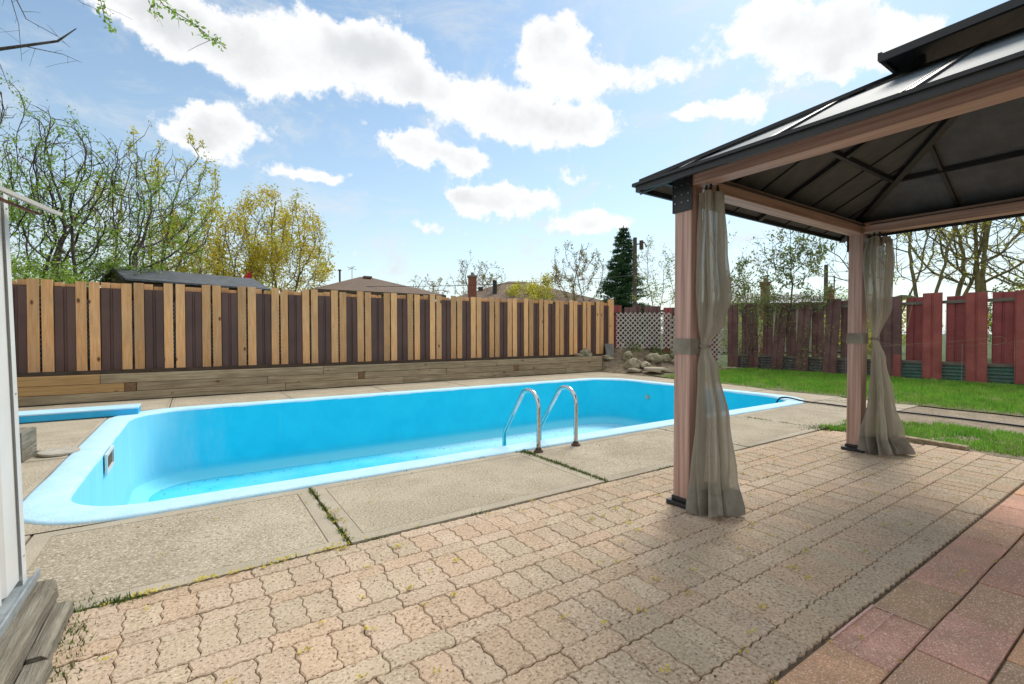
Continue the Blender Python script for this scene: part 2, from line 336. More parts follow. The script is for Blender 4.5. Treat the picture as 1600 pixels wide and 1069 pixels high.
def pale_shallow_floor():
    N = NT(pool_floor_m.node_tree); b = next(n for n in N.n if n.type == 'BSDF_PRINCIPLED'); src = b.inputs['Base Color'].links[0].from_socket
    tc = N.new('ShaderNodeTexCoord'); sp_ = N.new('ShaderNodeSeparateXYZ'); N.l.new(tc.outputs['Object'], sp_.inputs[0])
    x = N.math('ADD', sp_.outputs[0], N.math('MULTIPLY', N.math('SUBTRACT', N.noise(tc.outputs['Object'], 1.3, 6, .65), .5), 3.0))
    N.l.new(N.mix(N.math('MULTIPLY', N.smooth(x, 2.2, 5.0), .8), src, (.40, .74, .86)), b.inputs['Base Color'])  # paint colour goes paler towards the shallow end
pale_shallow_floor()
def rrect(x0, x1, y0, y1, rs, n=10, inset=0):
    """Rounded rectangle outline, rs = radius of corners (x0y0, x1y0, x1y1, x0y1), counter-clockwise."""
    x0 += inset; y0 += inset; x1 -= inset; y1 -= inset; P = []
    cs = [(x0, y0, 1, 1, PI), (x1, y0, -1, 1, 1.5 * PI), (x1, y1, -1, -1, 0), (x0, y1, 1, -1, .5 * PI)]
    for (x, y, sx, sy, a0), r in zip(cs, rs):
        cx, cy = x + sx * r, y + sy * r
        for k in range(n + 1):
            a = a0 + .5 * PI * k / n; P.append((cx + r * math.cos(a), cy + r * math.sin(a)))
    return P
RS = (.62, .8, .9, .85)
outer = rrect(PX0, PX1, PY0, PY1, RS)
inner = rrect(PX0, PX1, PY0, PY1, [r - .12 for r in RS], inset=.245)
# pool: coping, walls, floor
pool = thing('swimming_pool', 'long empty swimming pool painted bright blue with pale blue coping', 'swimming pool', (4, 6.3, 0))
def P0(o, root):                       # parent while keeping world coordinates
    o.parent = root; o.matrix_parent_inverse = Matrix.Translation(root.location).inverted() if not any(root.rotation_euler) else root.matrix_basis.inverted(); return o
def resample_ring(ring, step=.12):
    out = []
    for i in range(len(ring)):
        a = Vector(ring[i]); b = Vector(ring[(i + 1) % len(ring)]); n = max(1, int((b - a).length / step))
        for k in range(n): out.append((a + (b - a) * k / n, i, k / n))
    return out
def ring_at(inset, z, dr, wob=0):
    ring = rrect(PX0, PX1, PY0, PY1, [max(.05, r + dr) for r in RS], inset=inset)
    return [(x, y, z) for x, y in ring]
def bridge(mb, rings, skip=None):
    n = len(rings[0]); o = len(mb.v)
    for r in rings: mb.v += r
    for i in range(len(rings) - 1):
        for k in range(n):
            a = o + i * n + k; b = o + i * n + (k + 1) % n
            mb.f.append((a, b, b + n, a + n)); mb.c.append(None)
def densify(P, step=.15):
    out = []
    for i in range(len(P)):
        a = P[i]; b = P[(i + 1) % len(P)]; L = math.dist(a[:2], b[:2]); n = max(1, int(L / step))
        if L < .2: n = 1
        for k in range(n): out.append(tuple(a[j] + (b[j] - a[j]) * k / n for j in range(3)))
    return out
mb = MB()
prof = [(0, -.04, 0), (-.0, .006, 0), (.02, .016, -.02), (.12, .018, -.08), (.215, .016, -.11), (.24, .006, -.12), (.248, -.02, -.12)]
rings = []
for k, (ins, z, dr) in enumerate(prof):
    r = [(x + .006 * N3(x * 3, y * 3, k), y + .008 * N3(x * 2.1, y * 2.3, 5 + k), z + .003 * N3(x * 4, y * 4, 9)) for x, y, z in densify(ring_at(ins, z, dr))] if False else ring_at(ins, z, dr)
    rings.append(r)
def dens_rings(rings, step=.15):
    n = len(rings[0]); out = [[] for _ in rings]
    for i in range(n):
        L = math.dist(rings[0][i][:2], rings[0][(i + 1) % n][:2]); m = max(1, int(L / step))
        for r, o in zip(rings, out):
            a, b = r[i], r[(i + 1) % n]
            for k in range(m): o.append(tuple(a[j] + (b[j] - a[j]) * k / m for j in range(3)))
    return out
rings = dens_rings(rings)
rings = [[(x + .008 * N3(x * 2, y * 2, 3), y + .010 * N3(x * 2.3, y * 2.1, 7), z + .002 * N3(x * 3, y * 3, 9)) for x, y, z in r] for r in rings]
bridge(mb, rings); P0(mb.build('coping', cope_m, smooth=True), pool)
# walls: from coping lip down to the cove and out over the floor ledge
wp = [(.246, -.012, -.12), (.25, -.04, -.12), (.255, -.80, -.12), (.29, -.93, -.12), (.36, -1.01, -.16), (.46, -1.045, -.22)]
wr = dens_rings([ring_at(*p) for p in wp])
n = len(wr[0])
mw, me_ = MB(), MB()
for i in range(len(wr) - 1):
    for k in range(n):
        q = [wr[i][k], wr[i][(k + 1) % n], wr[i + 1][(k + 1) % n], wr[i + 1][k]]
        cx = sum(p[0] for p in q) / 4
        (me_ if i >= 3 else mw).add(q, [(0, 1, 2, 3)])
def weld(o):
    b = bmesh.new(); b.from_mesh(o.data); bmesh.ops.remove_doubles(b, verts=b.verts, dist=1e-4); bmesh.ops.recalc_face_normals(b, faces=b.faces); b.to_mesh(o.data); b.free()
    o.data.polygons.foreach_set('use_smooth', [True] * len(o.data.polygons)); return o
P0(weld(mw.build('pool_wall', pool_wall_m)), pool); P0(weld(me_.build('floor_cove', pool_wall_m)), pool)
def floor_z(x, y):
    fx = min(max((x - .1) / 1.2, 0), 1) * min(max((6.2 - x) / 2.2, 0), 1)
    fy = min(max((y - 4.6) / .6, 0), 1) * min(max((8.0 - y) / .6, 0), 1)
    return -1.045 - .45 * (fx * fx * (3 - 2 * fx)) * (fy * fy * (3 - 2 * fy))
mb = MB(); nx, ny = 70, 40; x0, x1, y0, y1 = PX0 + .44, PX1 - .44, PY0 + .44, PY1 - .44
for j in range(ny + 1):
    for i in range(nx + 1):
        x = x0 + (x1 - x0) * i / nx; y = y0 + (y1 - y0) * j / ny; mb.v.append((x, y, floor_z(x, y) - .003))
for j in range(ny):
    for i in range(nx):
        a = j * (nx + 1) + i; mb.f.append((a, a + 1, a + nx + 2, a + nx + 1)); mb.c.append(None)
P0(mb.build('pool_floor', pool_floor_m, smooth=True), pool)
# skimmer opening in the end wall and return fitting
mb = MB(); xs = PX0 + .262
mb.box((xs, 5.90, -.20), (xs + .018, 6.32, -.17)); mb.box((xs, 5.90, -.035), (xs + .018, 6.32, -.005)); mb.box((xs, 5.87, -.20), (xs + .02, 5.90, -.005)); mb.box((xs, 6.32, -.20), (xs + .02, 6.35, -.005))
sk = P0(mb.build('skimmer_frame', fitting), pool)
mb = MB(); mb.box((xs - .002, 5.90, -.17), (xs + .004, 6.32, -.035)); P0(mb.build('skimmer_opening', dark_hole), pool)
def disc(c, axis, r, t, n=20):
    mb = MB(); c = Vector(c); a = Vector(axis).normalized(); mb.tube([c, c + a * t], r, n); return mb
P0(disc((PX1 - .262, 7.35, -.33), (-1, 0, 0), .05, .02).build('return_fitting', lid_m), pool)

# deck slabs: a trowelled border and an exposed-aggregate field, both one mesh part of the paving
deck_root = kind(thing('concrete_deck', 'exposed aggregate concrete slabs around the pool', 'paving', (3, 3, 0)), 'structure')
deck_in, deck_bd = MB(), MB()
def slab(x0, x1, y0, y1, b=.085, tilt=0):
    x0 += .008; x1 -= .008; y0 += .008; y1 -= .008; z = .004 * random.uniform(-1, 1); h = .0
    def rect(a, c, d, e, zz): return [(a, d, zz), (c, d, zz), (c, e, zz), (a, e, zz)]
    o = rect(x0, x1, y0, y1, z); i = rect(x0 + b, x1 - b, y0 + b, y1 - b, z); u = rect(x0, x1, y0, y1, -.06)
    deck_bd.add(o + i, [(0, 1, 5, 4), (1, 2, 6, 5), (2, 3, 7, 6), (3, 0, 4, 7)])
    deck_bd.add(u + o, [(0, 1, 5, 4), (1, 2, 6, 5), (2, 3, 7, 6), (3, 0, 4, 7)])
    g = .006; j = rect(x0 + b + g, x1 - b - g, y0 + b + g, y1 - b - g, z - .001); gl = rect(x0 + b + g * .5, x1 - b - g * .5, y0 + b + g * .5, y1 - b - g * .5, z - .008)
    deck_bd.add(i + gl, [(0, 1, 5, 4), (1, 2, 6, 5), (2, 3, 7, 6), (3, 0, 4, 7)])
    deck_in.add(gl + j, [(0, 1, 5, 4), (1, 2, 6, 5), (2, 3, 7, 6), (3, 0, 4, 7)])
    # irregular surface
    n1, n2 = max(1, int((x1 - x0) / .25)), max(1, int((y1 - y0) / .25)); o2 = len(deck_in.v)
    for q in range(n2 + 1):
        for p in range(n1 + 1):
            x = j[0][0] + (j[1][0] - j[0][0]) * p / n1; y = j[0][1] + (j[2][1] - j[0][1]) * q / n2
            deck_in.v.append((x, y, z - .001 + (.004 * N3(x * 1.5, y * 1.5) if 0 < p < n1 and 0 < q < n2 else 0)))
    for q in range(n2):
        for p in range(n1):
            a = o2 + q * (n1 + 1) + p; deck_in.f.append((a, a + 1, a + n1 + 2, a + n1 + 1)); deck_in.c.append(None)
NX = [-3.2, -.78, .70, 2.65, 4.65, 6.28, 7.75, 9.0, 9.65]
for a, b in zip(NX[:-1], NX[1:]): slab(a, b, 2.62, PY0 - .006)
FX = [-4.0, -1.87, -.33, 1.42, 3.2, 4.95, 7.0, 9.0, 10.25]
for a, b in zip(FX[:-1], FX[1:]): slab(a, b, PY1 + .006, 10.36, b=.03)
for a, b in ((3.77, 5.9), (5.9, 7.0), (7.0, 8.92)): slab(-3.2, PX0 - .006, a, b, b=.04)
for a, b in ((3.77, 5.1), (5.1, 6.9), (6.9, 8.92)): slab(PX1 + .006, 9.75 if b < 6 else 10.05, a, b, b=.05)
# fillers outside the rounded pool corners
for ci, (cx, cy) in enumerate(((PX0, PY0), (PX1, PY0), (PX1, PY1), (PX0, PY1))):
    arc = outer[ci * 11:(ci + 1) * 11]; vs = [(cx, cy, -.001)] + [(x + (.012 if x > cx else -.012) * -1 * 0, y, -.001) for x, y in arc]
    deck_in.add(vs, [(0, k + 2, k + 1) for k in range(10)])
P0(deck_in.build('slab_field', conc), deck_root); P0(deck_bd.build('slab_border', conc_s), deck_root)
# soil under all joints
mb = MB(); ring_rects(mb, -3.6, 10.4, -3.4, 10.42, PX0 + .12, PX1 - .12, PY0 + .12, PY1 - .12, -.014); kind(mb.build('bedding_soil', joint), 'structure')

# interlocking wavy pavers
def wavy_block(mb, x0, x1, y0, y1, longx, ph, tint, z):
    g = .0016
    a = .0068; lam = (.115)
    lx = .0615; ly = .085
    def wx(y): return a * .9 * tri(y / ly + .25)
    def wy(x): return a * .8 * tri(x / lx)
    def tri(t): t = t % 1.0; return max(-.75, min(.75, 4 * abs(t - .5) - 1)) * 1.2
    pts = []
    nx = max(4, round((x1 - x0) / (lx / 4))); ny = max(4, round((y1 - y0) / (ly / 6)))
    for k in range(nx): x = x0 + (x1 - x0) * k / nx; pts.append((x + wx(y0) * (1 - k / nx) * (k == 0) + (0), y0 + wy(x), 0, 1))
    for k in range(ny): y = y0 + (y1 - y0) * k / ny; pts.append((x1 + wx(y), y + (wy(x1) if k == 0 else 0), -1, 0))
    for k in range(nx): x = x1 - (x1 - x0) * k / nx; pts.append((x + (wx(y1) if k == 0 else 0), y1 + wy(x), 0, -1))
    for k in range(ny): y = y1 - (y1 - y0) * k / ny; pts.append((x0 + wx(y), y + (wy(x0) if k == 0 else 0), 1, 0))
    cx, cy = (x0 + x1) / 2, (y0 + y1) / 2; n = len(pts)
    def sh(d):
        return [(cx + (x - cx) * (1 - 2 * d / (x1 - x0)), cy + (y - cy) * (1 - 2 * (d + .0006) / (y1 - y0))) for x, y, _, _ in pts]
    r0 = [(x, y, -.03) for x, y in sh(g)]; r1 = [(x, y, z - .004) for x, y in sh(g)]; r2 = [(x, y, z) for x, y in sh(g + .004)]
    tx, ty = random.uniform(-.006, .006), random.uniform(-.006, .006)
    r1 = [(x, y, q + (x - cx) * tx + (y - cy) * ty) for x, y, q in r1]; r2 = [(x, y, q + (x - cx) * tx + (y - cy) * ty) for x, y, q in r2]
    fs = [(k, (k + 1) % n, n + (k + 1) % n, n + k) for k in range(n)] + [(n + k, n + (k + 1) % n, 2 * n + (k + 1) % n, 2 * n + k) for k in range(n)] + [tuple(range(2 * n, 3 * n))]
    mb.add(r0 + r1 + r2, fs, tint)
mb = MB()
rows = [(.812, .945, 1), (.945, 1.20, 0), (1.20, 1.31, 1), (1.31, 1.55, 0), (1.55, 1.66, 1), (1.66, 1.885, 0), (1.885, 1.99, 1), (1.99, 2.215, 0), (2.215, 2.315, 1), (2.315, 2.51, 0), (2.51, 2.606, 1)]
for ri, (ya, yb, nar) in enumerate(rows):
    w = .25 if nar else .1235
    x = -1.6 + random.uniform(0, w)
    while x < 6.2:
        xe = min(x + w, 6.27)
        if xe - x > .06:
            t = random.random(); m_ = N3(x * .7, ya * .9, 3); v = 1 + .12 * m_ + random.uniform(-.05, .05)
            pk = (1.04, .98, .94) if t < .35 else (1, 1, 1) if t < .8 else (.96, .99, .97)
            wavy_block(mb, x, xe, ya, yb, nar, 0, tuple(c * v for c in pk), random.uniform(-.003, .002))
        x = xe
kind(mb.build('patio_pavers', paver, cols='tint'), 'structure')
# square reddish tiles
mb = MB(); TC = dict(o=(.80, .46, .26), p=(.76, .42, .33), d=(.52, .35, .21), r=(.66, .37, .27), b=(.58, .35, .23), g=(.52, .36, .23))
colplan = {0: 'rroprdrrrprrrrr', 1: 'rorrgprrrbrrrr', 2: 'brprrogdbrrprr', 3: 'rbgrprodrbgrpp', 4: 'bgrprrbdrrggpr'}
seen = []
for r in range(18):
    yb = .80 - .2 * r; ya = yb - .2; off = 1.96 if r % 2 == 0 else 2.175
    for k in range(-11, 12):
        xa = off + .415 * k; xb = xa + .415
        if xb < -2 or xa > 6.4: continue
        if r == 0: key = {-1: 'o', 0: 'p', 1: 'd', 2: 'r', 3: 'r', 4: 'b', 5: 'r'}.get(k, random.choice('orbr'))
        elif r == 1: key = {-1: 'b', 0: 'p', 1: 'b', 2: 'r', 3: 'b', 4: 'r'}.get(k, random.choice('orbg'))
        elif r == 2: key = {0: 'g', 1: 'o', 2: 'd', 3: 'r'}.get(k, random.choice('orbg'))
        else: key = random.choice('opdrrbg')
        v = random.uniform(.92, 1.05); c = tuple(q * v for q in TC[key]); z = random.uniform(-.004, .003)
        g = .004; e = .005; xa_, xb_, ya_, yb_ = xa + g, xb - g, ya + g, yb - g
        vs = [(xa_, ya_, -.03), (xb_, ya_, -.03), (xb_, yb_, -.03), (xa_, yb_, -.03), (xa_, ya_, z - e), (xb_, ya_, z - e), (xb_, yb_, z - e), (xa_, yb_, z - e),
              (xa_ + e, ya_ + e, z), (xb_ - e, ya_ + e, z), (xb_ - e, yb_ - e, z), (xa_ + e, yb_ - e, z)]
        mb.add(vs, [(0, 1, 5, 4), (1, 2, 6, 5), (2, 3, 7, 6), (3, 0, 4, 7), (4, 5, 9, 8), (5, 6, 10, 9), (6, 7, 11, 10), (7, 4, 8, 11), (8, 9, 10, 11)], c)
for (xa, xb, ya, yb) in ((1.966, 2.370, .604, .794),):
    w = .009; z = .0045
    for q in ((xb - w, xb, ya, yb), (xa + w, xb - w, yb - w, yb), (xa + w, xb - w, (ya + yb) / 2 + .02, (ya + yb) / 2 + .025)):
        mb.add([(q[0], q[2], z), (q[1], q[2], z), (q[1], q[3], z), (q[0], q[3], z)], [(0, 1, 2, 3)], (.78, .50, .44))
kind(mb.build('patio_tiles', tile, cols='tint'), 'structure')

# garden bank in the far corner, planting bed soil, lawn
def mound(x, y):
    g = .80 * math.exp(-(((x - 12.3) / 1.9) ** 2 + ((y - 11.4) / 1.75) ** 2) ** 1.1)
    e = min(max((x - 9.7) / 1.0, 0), 1) if y < 10.4 else 1
    bed = .44 * min(max((y - 10.3) / .1, 0), 1) * min(max((11.2 - x) / 1.2, 0), 1)
    return max(g * e, bed) + .02 * N3(x * 3, y * 3) + .035 * N3(x * 1.3 + 4, y * 1.3)
mb = MB(); x0, x1, y0, y1, nx, ny = 9.9, 15.2, 7.9, 12.4, 90, 76
for j in range(ny + 1):
    for i in range(nx + 1):
        x = x0 + (x1 - x0) * i / nx; y = y0 + (y1 - y0) * j / ny
        if j == 0: y += .25 * math.sin(x * 2.1)
        rim = min(1, min(i, j, nx - i) / 5)
        mb.v.append((x, y, -.03 + (mound(x, y) + .03) * rim if y < 10.3 else -.03 + (mound(x, y) + .03) * min(1, min(nx - i, 30) / 5) * (1 if x > 10.35 else 0)))
for j in range(ny):
    for i in range(nx):
        a = j * (nx + 1) + i; mb.f.append((a, a + 1, a + nx + 2, a + nx + 1)); mb.c.append(None)
kind(mb.build('garden_bank', soil, smooth=True), 'structure')
mb = MB(); mb.box((-5.5, 10.6, 0), (11.3, 11.05, .43)); kind(mb.build('planting_bed', soil), 'structure')

def lawn_edge(y): return 9.68 + .10 * N3(y * 1.7, 2) + (.10 if y > 3 else -.1) + max(0, (y - 5) * .17)
def patch_hit(x, y):      # the ragged lower grass strip beside the patio
    lo = 6.42 + .08 * N3(y * 3, 1) + (0 if y < 2.3 else (y - 2.3) * -.6); hi = 7.62 + .22 * N3(y * 1.3, 8) + (0.25 if y < 2 else 0)
    return lo < x < hi and y < 2.72 + .05 * N3(x * 4, 4)
mb = MB()
ys = [-6 + .25 * k for k in range(66)]
for a, b in zip(ys[:-1], ys[1:]):
    mb.add([(lawn_edge(a) - .05, a, .004), (15.2, a, .004), (15.2, b, .004), (lawn_edge(b) - .05, b, .004)], [(0, 1, 2, 3)])
kind(mb.build('lawn', turf), 'structure')
mb = MB()
mb.add([(6.3, -6, -.012), (9.9, -6, -.012), (9.9, 2.62, -.012), (6.3, 2.62, -.012)], [(0, 1, 2, 3)])
kind(mb.build('dirt_path', M('path_dirt', (.24, .19, .13), (.34, .275, .19), 4, rough=1, bump=.6, bscale=40, speck=((.4, .35, .26), 60, (.12, .09, .06)), big=(1.3, .5, (.12, .09, .055)))), 'structure')

def blades(name, pts, h, w, mat, lean=.35):
    n = len(pts); P = np.array(pts); a = rng.uniform(0, 2 * PI, n); hh = h * rng.uniform(.45, 1.25, n) * (P[:, 3] if P.shape[1] > 3 else 1)
    ln = rng.uniform(0, lean, n) * hh; la = rng.uniform(0, 2 * PI, n); ww = w * rng.uniform(.6, 1.3, n)
    V = np.empty((n, 3, 3)); V[:, 0, 0] = P[:, 0] - np.cos(a) * ww; V[:, 0, 1] = P[:, 1] - np.sin(a) * ww; V[:, 0, 2] = P[:, 2]
    V[:, 1, 0] = P[:, 0] + np.cos(a) * ww; V[:, 1, 1] = P[:, 1] + np.sin(a) * ww; V[:, 1, 2] = P[:, 2]
    V[:, 2, 0] = P[:, 0] + np.cos(la) * ln; V[:, 2, 1] = P[:, 1] + np.sin(la) * ln; V[:, 2, 2] = P[:, 2] + hh
    return np_mesh(name, V.reshape(-1, 3), 3, mat)
def np_mesh(name, V, k, mat, parent=None):
    n = len(V) // k; me = bpy.data.meshes.new(name); me.vertices.add(len(V)); me.vertices.foreach_set('co', V.ravel())
    me.loops.add(len(V)); me.loops.foreach_set('vertex_index', np.arange(len(V), dtype=np.int32))
    me.polygons.add(n); me.polygons.foreach_set('loop_start', np.arange(n, dtype=np.int32) * k)
    me.update(calc_edges=True); me.materials.append(mat)
    o = bpy.data.objects.new(name, me); C.objects.link(o)
    if parent is not None: P0(o, parent)
    return o
pts = []
for _ in range(125000):
    x = random.uniform(9.3, 14.9); y = random.uniform(-1.5, 9.6)
    if x < lawn_edge(y) + random.uniform(-.06, .06): continue
    z = 0.0
    if y > 7.6:
        z = mound(x, y) if x > 9.95 else 0
        if y > 8.2 + .5 * N3(x * 2, 5) + (x - 10) * .02 or z > .4: continue
    d = N3(x * 1.1, y * 1.1, 9) + .5 * N3(x * 4, y * 4, 3)
    if d < -.28 and random.random() < .75: continue
    if x < lawn_edge(y) + .35 and random.random() < .5: continue
    pts.append((x, y, max(z, 0), 1.0 + .5 * N3(x * 2.5, y * 2.5, 1)))
kind(blades('lawn_grass', pts, .075, .0055, grass_m), 'stuff')
pts = []
for _ in range(42000):
    x = random.uniform(5.6, 8.2); y = random.uniform(-1.5, 2.8)
    if not patch_hit(x, y): continue
    d = N3(x * 1.6, y * 1.6, 19) + .5 * N3(x * 5, y * 5, 3)
    if d < -.3 and random.random() < .85: continue
    pts.append((x, y, -.012, 1.0))
kind(blades('path_grass', pts, .05, .0045, grass_m, .6), 'stuff')
# weeds growing in the slab joints and against the edges
pts = []
def strip(xa, ya, xb, yb, n, w=.012, dens=0.0):
    for _ in range(n):
        t = random.random()
        if N3(xa + t * 9, yb + t * 13, n) < dens: continue
        pts.append((xa + (xb - xa) * t + random.gauss(0, w), ya + (yb - ya) * t + random.gauss(0, w), -.01, 1.0))
strip(.70, 3.76, .70, 2.63, 900, .012, -.05); strip(2.65, 3.76, 2.65, 2.63, 1500, .016, -.25); strip(2.6, 3.74, 2.68, 3.6, 300, .03, -1)
strip(-1, 2.61, 6, 2.61, 900, .012, .22); strip(-.78, 3.7, -.78, 2.6, 300, .012, .1); strip(6.28, 3.7, 6.28, 2.6, 500, .012, -.1); strip(4.65, 3.7, 4.65, 2.6, 300, .012, 0)
strip(.5, 3.75, 3, 3.75, 200, .01, .25); strip(9.0, 3.7, 9.65, 3.1, 200, .02, 0); strip(-.42, 2.7, -.35, 1.9, 500, .03, -.1)
strip(6.2, 2.72, 6.5, 2.5, 900, .09, -1); strip(-.2, 2.6, -.35, 2.62, 200, .02, -1)
strip(-2, 10.37, 10, 10.37, 700, .01, .1)
kind(blades('joint_weeds', pts, .028, .004, moss, .9), 'stuff')
# fallen yellow blossom
V = []
def blossom(x, y, s):
    for _ in range(random.randint(5, 12)):
        a = random.uniform(0, 2 * PI); l = s * random.uniform(.3, 1.0); cx, cy = x + random.gauss(0, s * .8), y + random.gauss(0, s * .45); w = s * .22; z = .006 + random.uniform(0, .006)
        dx, dy = math.cos(a) * l, math.sin(a) * l; px, py = -math.sin(a) * w, math.cos(a) * w
        V.extend([(cx - px, cy - py, z), (cx + px, cy + py, z), (cx + dx + px * .4, cy + dy + py * .4, z + .006), (cx + dx - px * .4, cy + dy - py * .4, z + .003)])
for _ in range(150): blossom(random.uniform(-.6, 6.2), random.uniform(.85, 2.6), random.uniform(.009, .021))
for _ in range(25): blossom(random.uniform(-.6, 6.2), random.uniform(2.7, 3.7), random.uniform(.006, .010))
for _ in range(60): blossom(random.uniform(1.3, 5), random.uniform(-.2, .8), random.uniform(.006, .012))
for _ in range(34): blossom(random.gauss(.15, .45), 2.61 + random.gauss(0, .014), .017)
for _ in range(25): blossom(random.gauss(.72, .03), random.uniform(2.6, 3.2), .009)
kind(np_mesh('fallen_blossom', np.array(V), 4, catkin), 'stuff')
# crumbs of leaf litter and grit
V = []
for _ in range(900):
    x, y = random.uniform(-1, 9.5), random.uniform(.8, 3.7)
    if random.random() < .3: x, y = random.uniform(-3, 9), random.uniform(9, 10.3)
    s = random.uniform(.003, .008); a = random.uniform(0, PI); c_, s_ = math.cos(a) * s, math.sin(a) * s
    V.extend([(x - c_, y - s_, .007), (x + s_ * .5, y - c_ * .5, .010), (x + c_, y + s_, .008), (x - s_ * .5, y + c_ * .5, .012)])
for _ in range(420):
    x, y = random.uniform(-.4, 8.4), random.choice((random.gauss(8.25, .25), random.uniform(4.6, 8.4)))
    if not 4.5 < y < 8.42: continue
    s = random.uniform(.006, .018); a = random.uniform(0, PI); c_, s_ = math.cos(a) * s, math.sin(a) * s; z = floor_z(x, y)
    V.extend([(x - c_, y - s_, z + .004), (x + s_ * .5, y - c_ * .5, z + .008), (x + c_, y + s_, z + .006), (x - s_ * .5, y + c_ * .5, z + .01)])
kind(np_mesh('leaf_litter', np.array(V), 4, M('dry_litter', (.05, .028, .015), (.14, .08, .04), 9, rough=1, isl=.4)), 'stuff')

# ------------------------------------------------------------------ pool ladder rails
lad = thing('pool_ladder', 'pair of bent stainless steel grab rails standing at the pool edge', 'pool ladder', (3.0, 3.67, 0))
def arc_path():
    P = [(3.66, .0), (3.66, .36)]
    cx, cz, r = 3.815, .43, .155
    for k in range(9):
        a = PI - k * (PI * .86) / 8; P.append((cx + r * math.cos(a), cz + r * math.sin(a)))
    P += [(4.245, .12), (4.27, .07), (4.272, -.02), (4.272, -.62)]
    return P
def smooth_path(P, it=2):
    for _ in range(it):
        Q = [P[0]]
        for a, b in zip(P[:-1], P[1:]):
            Q += [tuple(.75 * u + .25 * v for u, v in zip(a, b)), tuple(.25 * u + .75 * v for u, v in zip(a, b))]
        Q.append(P[-1]); P = Q
    return P
for xx in (2.77, 3.25):
    mb = MB(); mb.tube([(xx, y, z) for y, z in smooth_path(arc_path(), 1)], .0215, 16); rl = P0(mb.build('grab_rail', steel, smooth=True), lad)
    mb = MB(); mb.tube([(xx, 3.66, .0), (xx, 3.66, .012), (xx, 3.66, .014), (xx, 3.66, .035)], [.048, .045, .032, .028], 16); P0(mb.build('flange', rust, smooth=False), lad)
for zz in (-.28, -.55):
    mb = MB(); mb.box((2.77, 4.235, zz), (3.25, 4.31, zz + .02)); P0(mb.build('tread', fitting, bevel=.004), lad)

# diving board lying on the deck, block and skimmer lid
db = thing('diving_board', 'pale blue diving board lying flat on the concrete by the far left pool corner', 'diving board', (-1.6, 8.6, 0))
mb = MB(); mb.box((-3.6, 8.42, .095), (-.66, 8.84, .116)); P0(mb.build('board_top', board_top, bevel=.006), db)
mb = MB(); mb.box((-3.6, 8.424, .012), (-.665, 8.836, .0945)); P0(mb.build('board_body', board_side, bevel=.006), db)
mb = MB(); m_ = Matrix.Translation((-1.5, 6.06, 0)) @ Matrix.Rotation(R(-6), 4, 'Z')
mb.box((-.32, -.15, 0), (.24, .17, .27), m_); tag(mb.build('wooden_block', wood_grey, bevel=.008), 'grey weathered wooden block standing on the deck beside the white shed', 'wooden block')
o = disc((-1.08, 6.13, .012), (.03, -.02, 1), .15, .022, 40).build('skimmer_lid', lid_m, bevel=.004); tag(o, 'round off-white skimmer cover lying beside the left end of the pool', 'skimmer cover')
mb = MB(); mb.box((-1.35, 6.27, -.004), (-1.0, 6.31, .03), Matrix.Rotation(R(1), 4, 'Z')); kind(mb.build('deck_lip', conc_s), 'structure')

# ------------------------------------------------------------------ timber retaining wall
rw = thing('retaining_wall', 'long low retaining wall of stacked weathered timbers under the board fence', 'retaining wall', (4, 10.5, 0))
zc = [0.0, .15, .30, .455]
segs = {0: [-5.5, -3.4, 1.52, 4.0, 6.4, 8.9, 10.34], 1: [-5.5, -1.0, -.84, 1.2, 2.97, 3.11, 5.1, 7.08, 7.24, 9.0, 10.34], 2: [-5.5, -1.32, 2.25, 5.6, 6.55, 10.34]}
for c in range(3):
    L = segs[c]
    for a, b in zip(L[:-1], L[1:]):
        endg = (b - a) < .2
        mb = MB(); dy = random.uniform(-.006, .006) + c * .006
        mb.box((a + .003, 10.44 + dy + (-.006 if endg else 0), zc[c] + .002), (b - .003, 10.60, zc[c + 1] - .003))
        yel = (c == 2 and a < -5) or (c == 1 and a < -5)
        P0(mb.build('timber', M('timber_end_grain', (.10, .06, .03), (.26, .15, .08), 40, rough=.95) if endg else wood_yel if yel else wood_old, bevel=.006,
                    label='dark square end of a cross timber' if endg else 'newer yellowish timber' if yel else None), rw)
mb = MB(); mb.box((10.18, 10.60, .0), (10.335, 11.1, .44)); P0(mb.build('return_timber', wood_old, bevel=.006), rw)

# ------------------------------------------------------------------ back fence (cedar planks and brown metal panels)
FY = 10.9
bf = thing('board_fence', 'long fence of upright cedar planks alternating with dark brown ribbed metal panels', 'fence', (4.4, FY, .4))
BX = [-5.8, -5.2, -4.62, -4.04, -3.45, -2.87, -2.28, -1.68, -1.07, -.46, .13, .73, 1.33, 1.93, 2.52, 3.09, 3.70, 4.29, 4.87, 5.45, 6.03, 6.60, 7.18, 7.74, 8.28, 8.88, 9.42, 9.97, 10.53, 11.13]
def ribbed_panel(w, h, ribs=2, depth=.022, t=.0):
    """Sheet with wide raised ribs, local origin bottom left front, facing -Y."""
    P = []; rw_ = w / ribs
    for k in range(ribs):
        a = k * rw_
        P += [(a, depth), (a + .014, depth), (a + .026, 0), (a + rw_ - .024, 0), (a + rw_ - .012, depth)]
    P.append((w, depth)); mb = MB()
    for x, y in P: mb.v += [(x, y, 0), (x, y, h)]
    for x, y in P: mb.v += [(x, y + .004, 0), (x, y + .004, h)]
    n = len(P)
    for k in range(n - 1):
        a = 2 * k; mb.f.append((a, a + 2, a + 3, a + 1)); b = 2 * n + 2 * k; mb.f.append((b, b + 1, b + 3, b + 2)); mb.f.append((a + 1, a + 3, b + 3, b + 1)); mb.c += [None] * 3
    return mb
plank_src = []
for v in range(4):
    mb = MB(); mb.box((0, 0, 0), (.145, .02, 1.60 + .012 * v))
    plank_src.append(mb)
front_planks = []
